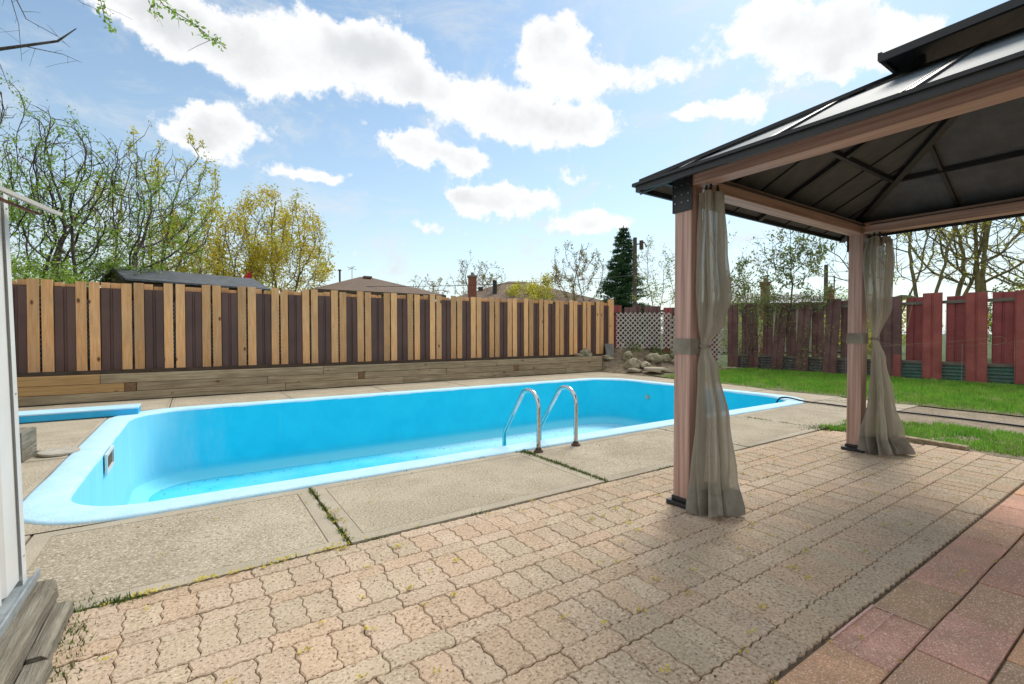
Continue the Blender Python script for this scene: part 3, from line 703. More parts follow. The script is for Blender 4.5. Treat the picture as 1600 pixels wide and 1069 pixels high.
for i, bx in enumerate(BX):
    zt = 2.05 + .11 * (bx + 2.4) / 13.6; zb = .50 - .07 * (bx + 2.4) / 13.6
    nxt = BX[i + 1] if i + 1 < len(BX) else bx + .6
    if bx < -3.2 and False: continue
    pw = .142; gap = .034; brown_w = nxt - bx - 2 * pw - gap
    xs_ = [bx, bx + pw + gap]
    if bx > 11.0: xs_ = []
    for k, xa in enumerate(xs_):
        mb = MB(); w = pw + random.uniform(-.006, .004); tl = random.uniform(-.006, .006); top = zt + random.uniform(-.025, .02)
        vs = [(xa, FY, zb), (xa + w, FY, zb), (xa + w, FY + .02, zb), (xa, FY + .02, zb), (xa + tl, FY, top), (xa + w + tl, FY, top + random.uniform(-.003, .003)), (xa + w + tl, FY + .02, top), (xa + tl, FY + .02, top)]
        mb.add(vs, [(0, 3, 2, 1), (4, 5, 6, 7), (0, 1, 5, 4), (1, 2, 6, 5), (2, 3, 7, 6), (3, 0, 4, 7)])
        P0(mb.build('plank', wood_new, bevel=.002), bf)
    # rear plank tops showing above the metal
    if i % 1 == 0 and bx < 11:
        for xa in (nxt - brown_w - .01 + random.uniform(0, .02), nxt - brown_w + .14):
            mb = MB(); top = zt - .03 + random.uniform(-.025, .03); mb.box((xa, FY + .115, .45), (xa + .13, FY + .135, top))
            if True: P0(mb.build('rear_plank', wood_new), bf)
    if bx > 11.0: continue
    p = ribbed_panel(brown_w + .03, zt - .115 - zb).build('metal_panel', brown_metal); p.location = (nxt - brown_w - .015, FY + .022, zb + .0); p.rotation_euler = (0, random.uniform(-.003, .003), 0)
    P0(p, bf)
# corner plank and post, rails, kick board, privacy lattice behind the gaps
mb = MB(); mb.box((11.08, FY - .03, .30), (11.27, FY + .06, 2.24)); P0(mb.build('end_post', wood_new, bevel=.003), bf)
for z in (.62, 1.25, 1.86):
    mb = MB(); mb.box((-5.8, FY + .05, z), (11.1, FY + .085, z + .09)); P0(mb.build('rail', wood_dk), bf)
mb = MB(); mb.box((-5.8, FY - .035, .40), (11.05, FY - .004, .505)); 
o = P0(mb.build('kick_board', wood_dk), bf)
def lattice(x0, x1, z0, z1, y, sp=.075, w=.022, t=.006, zf=None):
    mb = MB()
    for sgn, yy in ((1, y), (-1, y + t)):
        k = -(z1 - z0) if sgn == 1 else 0; s = x0 - (z1 - z0)
        while s < x1 + (z1 - z0):
            # strip through (s, z0) going at 45 degrees
            a = [s, z0]; L = z1 - z0
            if sgn == 1: xa, za, xb, zb_ = s, z0, s + L, z1
            else: xa, za, xb, zb_ = s + L, z0, s, z1
            # clip in x
            def clip(xa, za, xb, zb_):
                if max(xa, xb) < x0 or min(xa, xb) > x1: return None
                for _ in range(2):
                    if xa < x0: t_ = (x0 - xa) / (xb - xa); xa, za = x0, za + (zb_ - za) * t_
                    if xa > x1: t_ = (x1 - xa) / (xb - xa); xa, za = x1, za + (zb_ - za) * t_
                    xa, za, xb, zb_ = xb, zb_, xa, za
                return xa, za, xb, zb_
            q = clip(xa, za, xb, zb_)
            if q and abs(q[0] - q[2]) > .02:
                mb.beam((q[0], yy, q[1]), (q[2], yy, q[3]), w, t, up=(0, 1, 0))
            s += sp * 1.414
    return mb
P0(lattice(-3.0, 11.05, .5, 1.75, FY + .145, sp=.055, w=.028).build('lattice', lat_back), bf)
mb = MB(); mb.box((-5.8, FY + .17, .4), (11.1, FY + .175, 1.9)); 
P0(mb.build('backing', wood_dk), bf)

# ------------------------------------------------------------------ corner lattice trellis and the fence behind it
A = Vector((11.40, 10.88, 0)); B = Vector((14.62, 9.16, 0)); ang = math.atan2(B.y - A.y, B.x - A.x); LAB = (B - A).length
tr = thing('lattice_trellis', 'whitish diagonal lattice trellis leaning on the fence behind the rock garden', 'trellis', (A.x, A.y, 0), rz=ang)
for a, b, z0, z1 in ((0, 1.85, .66, 1.83), (1.87, LAB, .15, 1.72)):
    o = lattice(a, b, z0, z1, 0, sp=.115, w=.034).build('lattice_panel', lat_m, tr)
mb = MB(); mb.box((1.83, .012, .3), (1.88, .05, 1.8)); mb.build('stile', wood_old, tr)
cf = thing('corner_fence', 'dark brown metal fence standing behind the whitish lattice trellis', 'fence', (A.x, A.y, 0), rz=ang)
cp = ribbed_panel(.34, 1.5)
x = -.35; k = 0
while x < LAB:
    o = ribbed_panel(.30, 1.95 + random.uniform(-.05, .04)).build('metal_panel', redfence_in if random.random() < .3 else dkfence, cf); o.location = (x, .14 + (.08 if k % 2 else 0), .1); x += .31 + (.05 if k % 2 else 0); k += 1
mb = MB(); mb.box((-.3, .22, 1.75), (LAB, .26, 1.84)); mb.box((-.3, .22, .5), (LAB, .26, .6)); mb.build('rail', wood_dk, cf)

# ------------------------------------------------------------------ right boundary fence
RX = 14.75
rf = thing('metal_fence', 'tall shadow-box fence of ribbed metal panels, dark brown turning faded red', 'fence', (RX, 5, 0))
fronts = [(9.08, 8.71), (8.37, 8.03), (7.66, 7.31), (6.96, 6.60), (6.22, 5.86), (5.50, 5.14), (4.79, 4.40), (4.00, 3.63), (3.22, 2.85), (2.43, 2.05), (1.64, 1.27), (.85, .48), (.06, -.31), (-.73, -1.1)]
def rpanel(ya, yb, x, z0, z1, mat, lean=0, name='metal_panel', label=None):
    o = ribbed_panel(ya - yb, z1 - z0).build(name, mat); o.matrix_basis = Matrix.Translation((x, ya, z0)) @ Matrix.Rotation(-PI / 2, 4, 'Z') @ Matrix.Rotation(lean, 4, 'Y')
    if label: o['label'] = label
    return P0(o, rf)
for i, (ya, yb) in enumerate(fronts):
    top = 2.10 + random.uniform(-.03, .03) - (.03 if i > 7 else 0); bot = .03 + random.uniform(0, .04)
    rpanel(ya, yb, RX, bot, top, dkfence if i < 7 else redfence, random.choice([-.03, .05, .08]) * (1 if 1 <= i <= 4 else .0) + random.uniform(-.008, .008), label='dark brown ribbed panel' if i < 7 else 'faded red ribbed panel')
    if i == 6:
        mb = MB(); mb.box((RX - .004, yb + .02, .05), (RX + .0, yb + .165, .62)); P0(mb.build('faded_patch', redfence), rf)
    if i + 1 < len(fronts):
        za, zb_ = yb - .03, fronts[i + 1][0] + .035
        if random.random() < .0: continue
        rpanel(za - .0, zb_ + .0, RX + .17, .42, 2.06 + random.uniform(-.03, .02), dkfence if i < 6 else redfence_in, random.uniform(-.02, .02) if i < 5 else 0, label='recessed dark panel' if i < 6 else 'recessed red panel')
        # rail boards in front of the recessed panel
        for z in (.40, 1.86):
            mb = MB(); mb.box((RX + .125, zb_ - .06, z), (RX + .165, za + .07, z + .075)); P0(mb.build('rail', rail_m, bevel=.004), rf)
        mb = MB(); n_ = 24; y0_, y1_ = zb_ - .17, za + .16
        for q in range(n_ + 1):
            z = .02 + .385 * q / n_; xx = RX + .15 + .012 * math.sin(q * 1.25); mb.v += [(xx, y0_, z), (xx, y1_, z)]
        for q in range(n_): mb.f.append((2 * q, 2 * q + 1, 2 * q + 3, 2 * q + 2)); mb.c.append(None)
        P0(mb.build('corrugated_sheet', corr_m if i >= 6 else M('grey_corrugated', (.06, .06, .06), (.12, .12, .115), 6, rough=.7), smooth=True), rf)
# chicken wire strung along the fence
cw = thing('wire_netting', 'sagging chicken wire netting strung low in front of the red fence', 'wire netting', (14.4, 4, 0))
mb = MB(); sx = .06
def net_top(y): return .95 + .10 * math.sin(y * 1.1 + .5) + .05 * N3(y * 2, 3)
for r_ in range(17):
    path = []
    y = 5.6
    while y > -1:
        z = .06 + (net_top(y) - .06) * r_ / 16; path.append((14.42 + .05 * N3(y, z * 2), y, z + (.013 if int(y / .045) % 2 else -.013))); y -= .045
    mb.tube(path, .0011 if r_ < 16 else .003, 3, cap=False)
P0(mb.build('mesh_wire', wire_m), cw)
for y in (5.5, 3.2, .9):
    mb = MB(); mb.tube([(14.43, y, 0), (14.43, y, net_top(y) + .05)], .006, 5); P0(mb.build('stake', wire_m), cw)
mb = MB(); P_ = [(14.38, 5.6, .95), (14.36, 4.8, .80), (14.36, 4.3, .88), (14.38, 3.6, .93), (14.35, 2.9, 1.02), (14.3, 2.55, 1.10), (14.3, 2.45, .98), (14.32, 2.62, .90), (14.33, 2.9, .94)]
mb.tube(smooth_path(P_, 2), .004, 5); tag(mb.build('rope', rope_m), 'thin yellowish rope looped along the top of the wire netting', 'rope')
mb = MB(); mb.tube([(14.84, 4.22, 1.9), (14.80, 4.26, 1.6), (14.79, 4.31, 1.28)], .007, 5); tag(mb.build('cord', rope_m), 'short yellow cord hanging from the top rail of the red fence', 'cord')

# ------------------------------------------------------------------ gazebo
gz = thing('gazebo', 'black hardtop gazebo with two-tier roof and brown wood-grain posts and beams', 'gazebo', (4.08, .45, 0))
X0, X1, Y1, Y0 = 2.74, 5.42, 1.97, -1.10
EX0, EX1, EY1, EY0, EZ = 2.52, 5.64, 2.20, -1.33, 2.145; SL = .52
for px, py in ((X0, Y1), (X1, Y1), (X0, Y0), (X1, Y0)):
    mb = MB(); mb.box((px - .062, py - .062, .03), (px + .062, py + .062, 2.2)); po = P0(mb.build('post', wg_z, bevel=.006), gz)
    mb = MB(); mb.box((px - .095, py - .095, 0), (px + .095, py + .095, .03)); mb.box((px - .07, py - .07, .03), (px + .07, py + .07, .06)); P0(mb.build('foot_plate', black, bevel=.004), gz)
    mb = MB(); sx_ = -1 if px == X0 else 1; sy_ = 1 if py == Y1 else -1
    mb.box((min(px + sx_ * .064, px + sx_ * .072), py - .075, 1.95), (max(px + sx_ * .064, px + sx_ * .072), py + .075, 2.20)); mb.box((px - .075, min(py + sy_ * .064, py + sy_ * .072), 1.95), (px + .075, max(py + sy_ * .064, py + sy_ * .072), 2.20))
    if sx_ == -1: mb.box((px - .0722, py + sy_ * -.075 - .06, 2.085), (px - .0642, py + sy_ * -.075 + .06 * 0, 2.20)) if False else None
    br = P0(mb.build('corner_bracket', black, bevel=.002), gz)
    mb = MB()
    for dz in (2.01, 2.06, 2.12, 2.17):
        for dy in (-.05, -.0, .05): mb.tube([(px + sx_ * .072, py + dy, dz), (px + sx_ * .077, py + dy, dz)], .005, 8)
    P0(mb.build('bolts', M('bolt_head', (.25, .25, .25), (.35, .35, .35), 20, rough=.4, metal=.8)), gz)
for px in (X0, X1):
    mb = MB(); mb.box((px - .06, Y0 + .063, 2.108), (px + .06, Y1 - .063, 2.212)); P0(mb.build('beam', wg_y, bevel=.004), gz)
for py in (Y0, Y1):
    mb = MB(); mb.box((X0 + .063, py - .06, 2.108), (X1 - .063, py + .06, 2.212)); P0(mb.build('beam', wg_x, bevel=.004), gz)
# curtain tracks under the inner side of the beams
for lo_, hi_ in (((X0 + .075, Y1 - .085, 2.18), (X1 - .07, Y1 - .0602, 2.185)), ((X1 - .085, Y0, 2.18), (X1 - .0602, Y1 - .12, 2.185)), ((X0 + .062, Y0, 2.18), (X0 + .085, Y1 - .12, 2.185))):
    mb = MB(); mb.box(lo_, hi_); P0(mb.build('curtain_track', black), gz)
# lower roof: four sloping sides
T = 1.17
def hp(x, y, t): return x, y, EZ + SL * t
def roof_face(pa, pb, pc, pd, name, mt, mbt, th=.014):
    a, b, c, d = [Vector(p) for p in (pa, pb, pc, pd)]; up = Vector((0, 0, th))
    mb = MB(); mb.add([a + up, b + up, c + up, d + up], [(0, 1, 2, 3)]); P0(mb.build(name, mt), gz)
    mb = MB(); mb.add([a, b, c, d, a + up * .9, b + up * .9, c + up * .9, d + up * .9], [(3, 2, 1, 0), (0, 1, 5, 4), (1, 2, 6, 5), (2, 3, 7, 6), (3, 0, 4, 7)]); P0(mb.build('ceiling_panel', mbt), gz)
cn = [(EX0, EY0), (EX1, EY0), (EX1, EY1), (EX0, EY1)]
inn = [(EX0 + T, EY0 + T), (EX1 - T, EY0 + T), (EX1 - T, EY1 - T), (EX0 + T, EY1 - T)]
for k in range(4):
    a, b = cn[k], cn[(k + 1) % 4]; c, d = inn[(k + 1) % 4], inn[k]
    roof_face((*a, EZ), (*b, EZ), (*c, EZ + SL * T), (*d, EZ + SL * T), 'roof_panel', roof_top_m, roof_in)
# standing ribs on top, rafters and purlins beneath
mb = MB()
for k in range(4):
    mb.beam((*cn[k], EZ + .030), (*inn[k], EZ + SL * T + .030), .06, .022)
y = EY0 + .35
while y < EY1 - .2:
    t = min(T, y - EY0, EY1 - y)
    for (xa, s) in ((EX0, 1), (EX1, -1)):
        mb.beam((xa, y, EZ + .020), (xa + s * t, y, EZ + SL * t + .020), .030, .018)
        mb.beam((xa, y + .05, EZ + .017), (xa + s * max(.02, t - .04), y + .05, EZ + SL * (t - .04) + .017), .008, .012)
    y += .58
x = EX0 + .36
while x < EX1 - .2:
    t = min(T, x - EX0, EX1 - x)
    for (ya, s) in ((EY0, 1), (EY1, -1)): mb.beam((x, ya, EZ + .020), (x, ya + s * t, EZ + SL * t + .020), .030, .018)
    x += .6
P0(mb.build('roof_ribs', black), gz)
for k in range(4):
    mb = MB(); mb.beam((*cn[k], EZ - .028), (*inn[k], EZ + SL * T - .028), .05, .045); P0(mb.build('hip_rafter', black), gz)
for t in (.10, .64, T - .02):
    for k in range(4):
        def pt(k):
            x, y = cn[k]; return (x + (t if k in (0, 3) else -t), y + (t if k in (0, 1) else -t), EZ + SL * t - .022)
        mb = MB(); mb.beam(pt(k), pt((k + 1) % 4), .03, .032); P0(mb.build('purlin', black), gz)
mids = []
cx_ = (EX0 + EX1) / 2; cy_ = (EY0 + EY1) / 2
for (ya, s) in ((EY1, -1), (EY0, 1)):
    for xx in (cx_ - .05,): mb = MB(); mb.beam((xx, ya, EZ - .016), (xx, ya + s * T, EZ + SL * T - .016), .045, .036); P0(mb.build('rafter', black), gz)
    for xx in (EX0 + .42, EX0 + .78, EX0 + 1.14, cx_ + .4, cx_ + .78, cx_ + 1.14):
        t = min(T, xx - EX0, EX1 - xx); mb = MB(); mb.beam((xx, ya, EZ - .004), (xx, ya + s * t, EZ + SL * t - .004), .014, .014); P0(mb.build('panel_seam', black), gz)
for (xa, s) in ((EX0, 1), (EX1, -1)):
    for yy in (EY1 - .95, cy_, EY0 + .95): mb = MB(); t = min(T, EY1 - yy, yy - EY0); mb.beam((xa, yy, EZ - .016), (xa + s * t, yy, EZ + SL * t - .016), .026, .03); P0(mb.build('rafter', black), gz)
# fascia with gutter lip
for k in range(4):
    a, b = Vector((*cn[k], EZ)), Vector((*cn[(k + 1) % 4], EZ)); d = (b - a).normalized(); nrm = Vector((d.y, -d.x, 0))
    mb = MB(); off = nrm * .012
    mb.beam(a + off - d * .012 + Vector((0, 0, -.006)), b + off + d * .012 + Vector((0, 0, -.006)), .02, .056)
    mb.beam(a + nrm * .03 - d * .03 + Vector((0, 0, .012)), b + nrm * .03 + d * .03 + Vector((0, 0, .012)), .02, .018)
    P0(mb.build('fascia', black), gz)
# upper roof tier
UX0, UX1, UY1, UY0, UZ = 3.38, 4.78, 1.12, -.25, 2.785; USL = .5
UT = (UX1 - UX0) / 2
uc = [(UX0, UY0), (UX1, UY0), (UX1, UY1), (UX0, UY1)]
apx = [(UX0 + UT, UY0 + UT - .03), (UX0 + UT, UY1 - UT + .03)]
apz = UZ + USL * (UT - .03)
faces = [((*uc[0], UZ), (*uc[1], UZ), (*apx[0], apz), (*apx[0], apz)), ((*uc[1], UZ), (*uc[2], UZ), (*apx[1], apz), (*apx[0], apz)), ((*uc[2], UZ), (*uc[3], UZ), (*apx[1], apz), (*apx[1], apz)), ((*uc[3], UZ), (*uc[0], UZ), (*apx[0], apz), (*apx[1], apz))]
for fa in faces:
    L_ = list(fa); 
    if L_[2] == L_[3]: L_ = L_[:3]
    n_ = len(L_); up = Vector((0, 0, .014)); mb = MB(); mb.add([Vector(p) + up for p in L_], [tuple(range(n_))]); P0(mb.build('upper_roof_panel', roof_top_m), gz)
    mb = MB(); mb.add([Vector(p) for p in L_], [tuple(range(n_))[::-1]]); P0(mb.build('upper_ceiling_panel', roof_in), gz)
for k in range(4):
    a, b = Vector((*uc[k], UZ)), Vector((*uc[(k + 1) % 4], UZ)); d = (b - a).normalized(); nrm = Vector((d.y, -d.x, 0))
    mb = MB(); mb.beam(a + nrm * .01 - d * .012 + Vector((0, 0, -.018)), b + nrm * .01 + d * .012 + Vector((0, 0, -.004)), .02, .045); P0(mb.build('upper_fascia', black), gz)
    q = apx[0] if k < 2 else apx[1]
    mb = MB(); mb.beam((*uc[k], UZ - .02), (*q, apz - .02), .035, .03); P0(mb.build('upper_hip', black), gz)
    i_ = inn[k]; 
    mb = MB(); mb.beam((*i_, EZ + SL * T - .03), (*i_, UZ + USL * .30), .045, .045, up=(1, 0, 0)); P0(mb.build('upright', black), gz)
    j_ = inn[(k + 1) % 4]
    mb = MB(); mb.beam(((i_[0] + j_[0]) / 2, (i_[1] + j_[1]) / 2, EZ + SL * T - .03), ((i_[0] + j_[0]) / 2, (i_[1] + j_[1]) / 2, UZ + USL * .30), .04, .04, up=(1, 0, 0)); P0(mb.build('upright', black), gz)
    mb = MB(); mb.beam((*i_, EZ + SL * T + .005), (*j_, EZ + SL * T + .005), .04, .03); P0(mb.build('collar_beam', black), gz)

# curtains gathered and tied to the posts
def curtain(name, label, keys, nf, seed, tie_z, post, hem=.16):
    """keys: z, centre x, centre y, half width along u, half depth, fold amplitude; lofted wavy sheet."""
    root = thing(name, label, 'curtain', (keys[-1][1], keys[-1][2], 0), 'gathered gazebo curtains')
    rs = random.Random(seed); n = 168; nz = 110
    fold_ph = [rs.uniform(0, 2 * PI) for _ in range(6)]
    V = []; zs = []
    for j in range(nz + 1):
        t = j / nz; z = keys[0][0] + (keys[-1][0] - keys[0][0]) * t; zs.append(z)
        for a, b in zip(keys[:-1], keys[1:]):
            if a[0] >= z >= b[0] - 1e-6:
                s = (a[0] - z) / (a[0] - b[0]); s = s * s * (3 - 2 * s); K = [a[q] + (b[q] - a[q]) * s for q in range(len(a))]; break
        _, cx, cy, hw, hd, am = K; am *= 1.5
        for i in range(n + 1):
            th = 2 * PI * i / n * .985
            f = math.sin(nf * th + fold_ph[0] + 1.3 * math.sin(z * 1.9 + fold_ph[1])) + .55 * math.sin(round(nf * 2.4) * th + fold_ph[2] + z * 1.7) + .12 * math.sin(nf * 4 * th + fold_ph[3])
            f = math.copysign(abs(f) ** .8, f)
            r = 1 + am * f
            V.append((cx + math.cos(th) * hw * r, cy + math.sin(th) * hd * r, z + (.012 * math.sin(3 * th + 2) + .01 * f if j == nz else 0)))
    mb = MB(); mh = MB(); mt_ = MB(); w = n + 1
    for j in range(nz):
        tgt = mh if zs[j] < keys[-1][0] + hem else mt_ if zs[j] > keys[0][0] - .05 else mb
        for i in range(n): 
            tgt.add([V[j * w + i], V[j * w + i + 1], V[(j + 1) * w + i + 1], V[(j + 1) * w + i]], [(0, 1, 2, 3)])
    P0(weld(mb.build('curtain_panel', curtain_m)), root); P0(weld(mh.build('bottom_hem', hem_m)), root); P0(weld(mt_.build('top_hem', hem_m)), root)
    mb = MB(); hx, hy = post; e = .066
    mb.box((hx - e - .004, hy - e - .004, tie_z - .05), (hx + e + .004, hy - e, tie_z + .05)); mb.box((hx - e - .004, hy - e, tie_z - .05), (hx - e, hy + e, tie_z + .05)); mb.box((hx - e, hy + e, tie_z - .05), (hx + e, hy + e + .004, tie_z + .05))
    P0(mb.build('tie_back', hem_m), root)
    K = min(keys, key=lambda q: abs(q[0] - tie_z)); mb = MB(); ring = [(K[1] + math.cos(a) * (K[3] + .006), K[2] + math.sin(a) * (K[4] + .006), tie_z + .005 * math.sin(3 * a)) for a in [2 * PI * q / 20 for q in range(21)]]
    mb.tube(ring, .009, 6); P0(mb.build('tie_knot', hem_m), root)
    for q in range(5):
        a = 2 * PI * q / 5; k0 = keys[0]; mb = MB(); mb.tube([(k0[1] + math.cos(a) * k0[3] * .8, k0[2] + math.sin(a) * k0[4] * .8, k0[0] - .01), (k0[1] + math.cos(a) * k0[3] * .7, k0[2] + math.sin(a) * k0[4] * .6, k0[0] + .045)], .008, 6)
        P0(mb.build('hook', black), root)
    return root
curtain('curtain', 'gathered taupe mesh curtain tied to the near gazebo post', [
    (2.06, 2.80, 1.835, .072, .045, .24), (1.7, 2.80, 1.83, .075, .055, .28), (1.38, 2.815, 1.825, .100, .065, .26), (1.22, 2.80, 1.835, .08, .055, .22), (1.065, 2.785, 1.872, .026, .024, .12),
    (.92, 2.785, 1.85, .06, .048, .22), (.6, 2.785, 1.82, .088, .07, .28), (.25, 2.765, 1.80, .105, .09, .28), (.015, 2.755, 1.775, .135, .11, .26)], 5, 3, 1.065, (X0, Y1))
curtain('curtain', 'gathered taupe mesh curtain tied to the far gazebo post', [
    (2.06, 5.44, 1.80, .13, .06, .24), (1.85, 5.44, 1.80, .16, .07, .28), (1.4, 5.45, 1.80, .11, .065, .26), (1.10, 5.475, 1.84, .028, .026, .12),
    (.9, 5.49, 1.82, .06, .045, .22), (.5, 5.51, 1.80, .13, .07, .28), (.2, 5.50, 1.79, .165, .11, .28), (.015, 5.52, 1.76, .21, .14, .26)], 5, 11, 1.10, (X1, Y1))

# ------------------------------------------------------------------ garden hose, stones
hp_ = [(8.60, 4.6, -.6), (8.56, 4.4, -.25), (8.52, 4.28, .0), (8.48, 4.18, .045), (8.42, 4.0, .05), (8.40, 3.8, .02), (8.45, 3.5, .014), (8.38, 3.11, .014), (8.52, 2.61, .01), (8.55, 2.03, .006), (8.52, 1.65, .006), (8.44, 1.2, .006), (8.5, .4, .006), (8.3, -.8, .006)]
mb = MB(); mb.tube(smooth_path(hp_, 2), .014, 8); tag(mb.build('garden_hose', hose_m, smooth=True), 'black hose running from the pool over the concrete along the dirt strip', 'hose')
def rock(x, y, s, sq, seed, label, emb=.3):
    bm = bmesh.new(); bmesh.ops.create_icosphere(bm, subdivisions=4, radius=1)
    for v in bm.verts:
        p = v.co.copy(); k = 1 + .34 * noise.noise(p * 1.1 + Vector((seed, 0, 0))) + .16 * noise.noise(p * 2.7 + Vector((0, seed, 0))) + .10 * noise.noise(p * 5) + .05 * noise.noise(p * 11)
        v.co = Vector((p.x * k * s, p.y * k * s * .75, p.z * k * s * sq))
    me = bpy.data.meshes.new('garden_stone'); bm.to_mesh(me); bm.free(); me.materials.append(stone)
    me.polygons.foreach_set('use_smooth', [True] * len(me.polygons))
    o = bpy.data.objects.new('garden_stone', me); C.objects.link(o); o.location = (x, y, max(mound(x, y), 0) + s * sq * (1 - emb) * .75); o.rotation_euler = (random.uniform(-.2, .2), random.uniform(-.2, .2), seed)
    tag(o, label, 'stone', 'stones of the rock garden'); return o
rock(10.0, 10.82, .25, .62, 1, 'largest rounded stone on the bed above the right end of the timber wall')
rock(9.66, 10.78, .17, .35, 2, 'flat stone left of the largest one above the timber wall end')
rock(10.72, 10.62, .20, .45, 3, 'greyish stone near the fence foot just right of the timber wall end')
rock(11.15, 10.15, .21, .85, 4, 'upright pale stone in the upper middle of the bank')
rock(10.75, 9.62, .24, .7, 5, 'pale grey pointed stone in the middle of the soil bank')
rock(10.42, 9.22, .22, .3, 6, 'flat pale stone lying lowest on the bank by the deck')
rock(11.05, 9.40, .22, .5, 7, 'mossy stone just right of the pointed pale one')
rock(11.75, 9.66, .27, .6, 8, 'dark brown mossy stone high on the bank in front of the lattice')
rock(12.2, 9.62, .22, .6, 9, 'brown stone touching the lattice at the top of the bank')
rock(12.45, 9.4, .16, .5, 10, 'small stone at the right end of the upper row by the lattice')
rock(11.25, 8.72, .17, .4, 12, 'small stone just behind the right side of the round stepping slab')
mb = MB(); mb.tube([(10.72, 8.78, .13), (10.72, 8.78, .19)], [.30, .285], 28); tag(mb.build('stepping_slab', conc_s, bevel=.01), 'round concrete stepping slab lying at the foot of the soil bank', 'stepping stone')
mb = MB(); mb.box((-.17, -.02, 0), (.17, .02, .42), Matrix.Translation((10.98, 10.72, mound(10.98, 10.72) - .03)) @ Matrix.Rotation(R(-12), 4, 'X')); tag(mb.build('stone_slab', slate, bevel=.006), 'grey rectangular slab leaning against the cedar fence end post', 'slab')
mb = MB(); mb.beam((6.42, 2.05, .01), (6.33, 1.35, .01), .09, .05); tag(mb.build('edging_board', wood_old, bevel=.006), 'short pale board edging the patio beside the far curtain', 'edging board')

# ------------------------------------------------------------------ white shed at the left
sh = thing('garden_shed', 'white ribbed metal garden shed at the left edge, on old timbers', 'shed', (-.6, 2.8, .1))
def shx(z): return -.60 - .035 * (z - .1) / 1.6
mb = MB()
prof_ = []; y = 2.745
while y > -.6:
    prof_ += [(0, y), (0, y - .15), (-.012, y - .165), (-.012, y - .20), (0, y - .215)]; y -= .215
o0 = len(mb.v)
for (dx, yy) in prof_: mb.v += [(shx(.13) + dx - .01, yy, .13), (shx(1.74) + dx - .01, yy, 1.74)]
for k in range(len(prof_) - 1): mb.f.append((2 * k, 2 * k + 1, 2 * k + 3, 2 * k + 2)); mb.c.append(None)
P0(mb.build('wall', white_metal), sh)
mb = MB(); mb.add([(-.62, 2.79, .13), (-2.4, 2.79, .13), (-2.4, 2.79, 2.0), (-1.5, 2.79, 2.3), (-.655, 2.79, 1.74)], [(0, 1, 2, 3, 4)]); P0(mb.build('wall', white_metal), sh)
mb = MB(); a = .055
mb.add([(shx(.1) + .0, 2.80, .1), (shx(.1), 2.745, .1), (shx(1.72), 2.745, 1.72), (shx(1.72), 2.80, 1.72)], [(0, 1, 2, 3)])
mb.add([(shx(.1), 2.80, .1), (shx(.1) - .06, 2.80, .1), (shx(1.72) - .06, 2.80, 1.72), (shx(1.72), 2.80, 1.72)], [(3, 2, 1, 0)]); P0(mb.build('corner_trim', white_metal), sh)
mb = MB(); mb.box((-.64, -.6, .095), (-.565, 2.82, .105)); mb.box((-.57, -.6, .105), (-.562, 2.82, .135)); P0(mb.build('base_track', galv), sh)
mb = MB(); mb.add([(-.66, 2.84, 1.77), (-.60, 1.0, 1.80), (-1.5, 1.0, 2.3), (-1.5, 2.84, 2.3), (-.66, 2.84, 1.785), (-.60, 1.0, 1.815), (-1.5, 1.0, 2.315), (-1.5, 2.84, 2.315)], [(0, 1, 2, 3), (7, 6, 5, 4), (0, 4, 5, 1), (3, 7, 4, 0)]); mb.add([(-2.4, 2.84, 1.8), (-2.4, 1, 1.8), (-1.5, 1, 2.31), (-1.5, 2.84, 2.31)], [(0, 1, 2, 3)]); P0(mb.build('roof', trimw), sh)
mb = MB(); mb.beam((-.625, 2.42, 1.69), (-.505, 2.88, 1.685), .05, .014, up=(.3, 0, 1)); P0(mb.build('roof_trim', trimw), sh)
mb = MB(); mb.beam((-.645, 2.42, 1.660), (-.565, 2.84, 1.668), .05, .008, up=(.3, 0, 1)); P0(mb.build('soffit_trim', rust_strip), sh)
mb = MB()
for zz in (.22, .9, 1.66): mb.tube([(shx(zz), 2.77, zz), (shx(zz) + .004, 2.77, zz)], .004, 8)
P0(mb.build('screws', galv), sh)
def sleeper(x0, x1, y0, y1, z0, z1, label, rz=0, seed=0):
    mb = MB(); n_ = 26
    for k in range(n_ + 1):
        y = y0 + (y1 - y0) * k / n_; w = .006 * N3(y * 9, seed); e = .010 * N3(y * 14, seed + 3)
        mb.v += [(x0, y, z0), (x1 + e, y, z0), (x1 - .006 + e, y, z1 - .012 + w), (x1 - .02 + e, y, z1 + w), (x0, y, z1 + w * .5)]
    for k in range(n_):
        for q in range(5):
            a = k * 5 + q; b = k * 5 + (q + 1) % 5; mb.f.append((a, b, b + 5, a + 5)); mb.c.append(None)
    mb.f += [(0, 1, 2, 3, 4), tuple(n_ * 5 + q for q in range(5))[::-1]]; mb.c += [None, None]
    o = mb.build('old_timber', wood_grey); tag(o, label, 'timber', 'old timbers under the shed'); return o
sleeper(-.72, -.485, .2, 2.66, .02, .098, 'wide grey split timber lying directly under the shed wall', seed=1)
sleeper(-.70, -.50, 2.665, 2.80, .02, .085, 'short grey timber end at the shed corner', seed=8)
sleeper(-.482, -.425, 2.22, 2.62, -.02, .05, 'narrow grey timber between the wide one and the pavers, farther piece', seed=5)
sleeper(-.482, -.41, .2, 2.20, -.02, .042, 'narrow grey timber between the wide one and the pavers, nearer piece', seed=9)

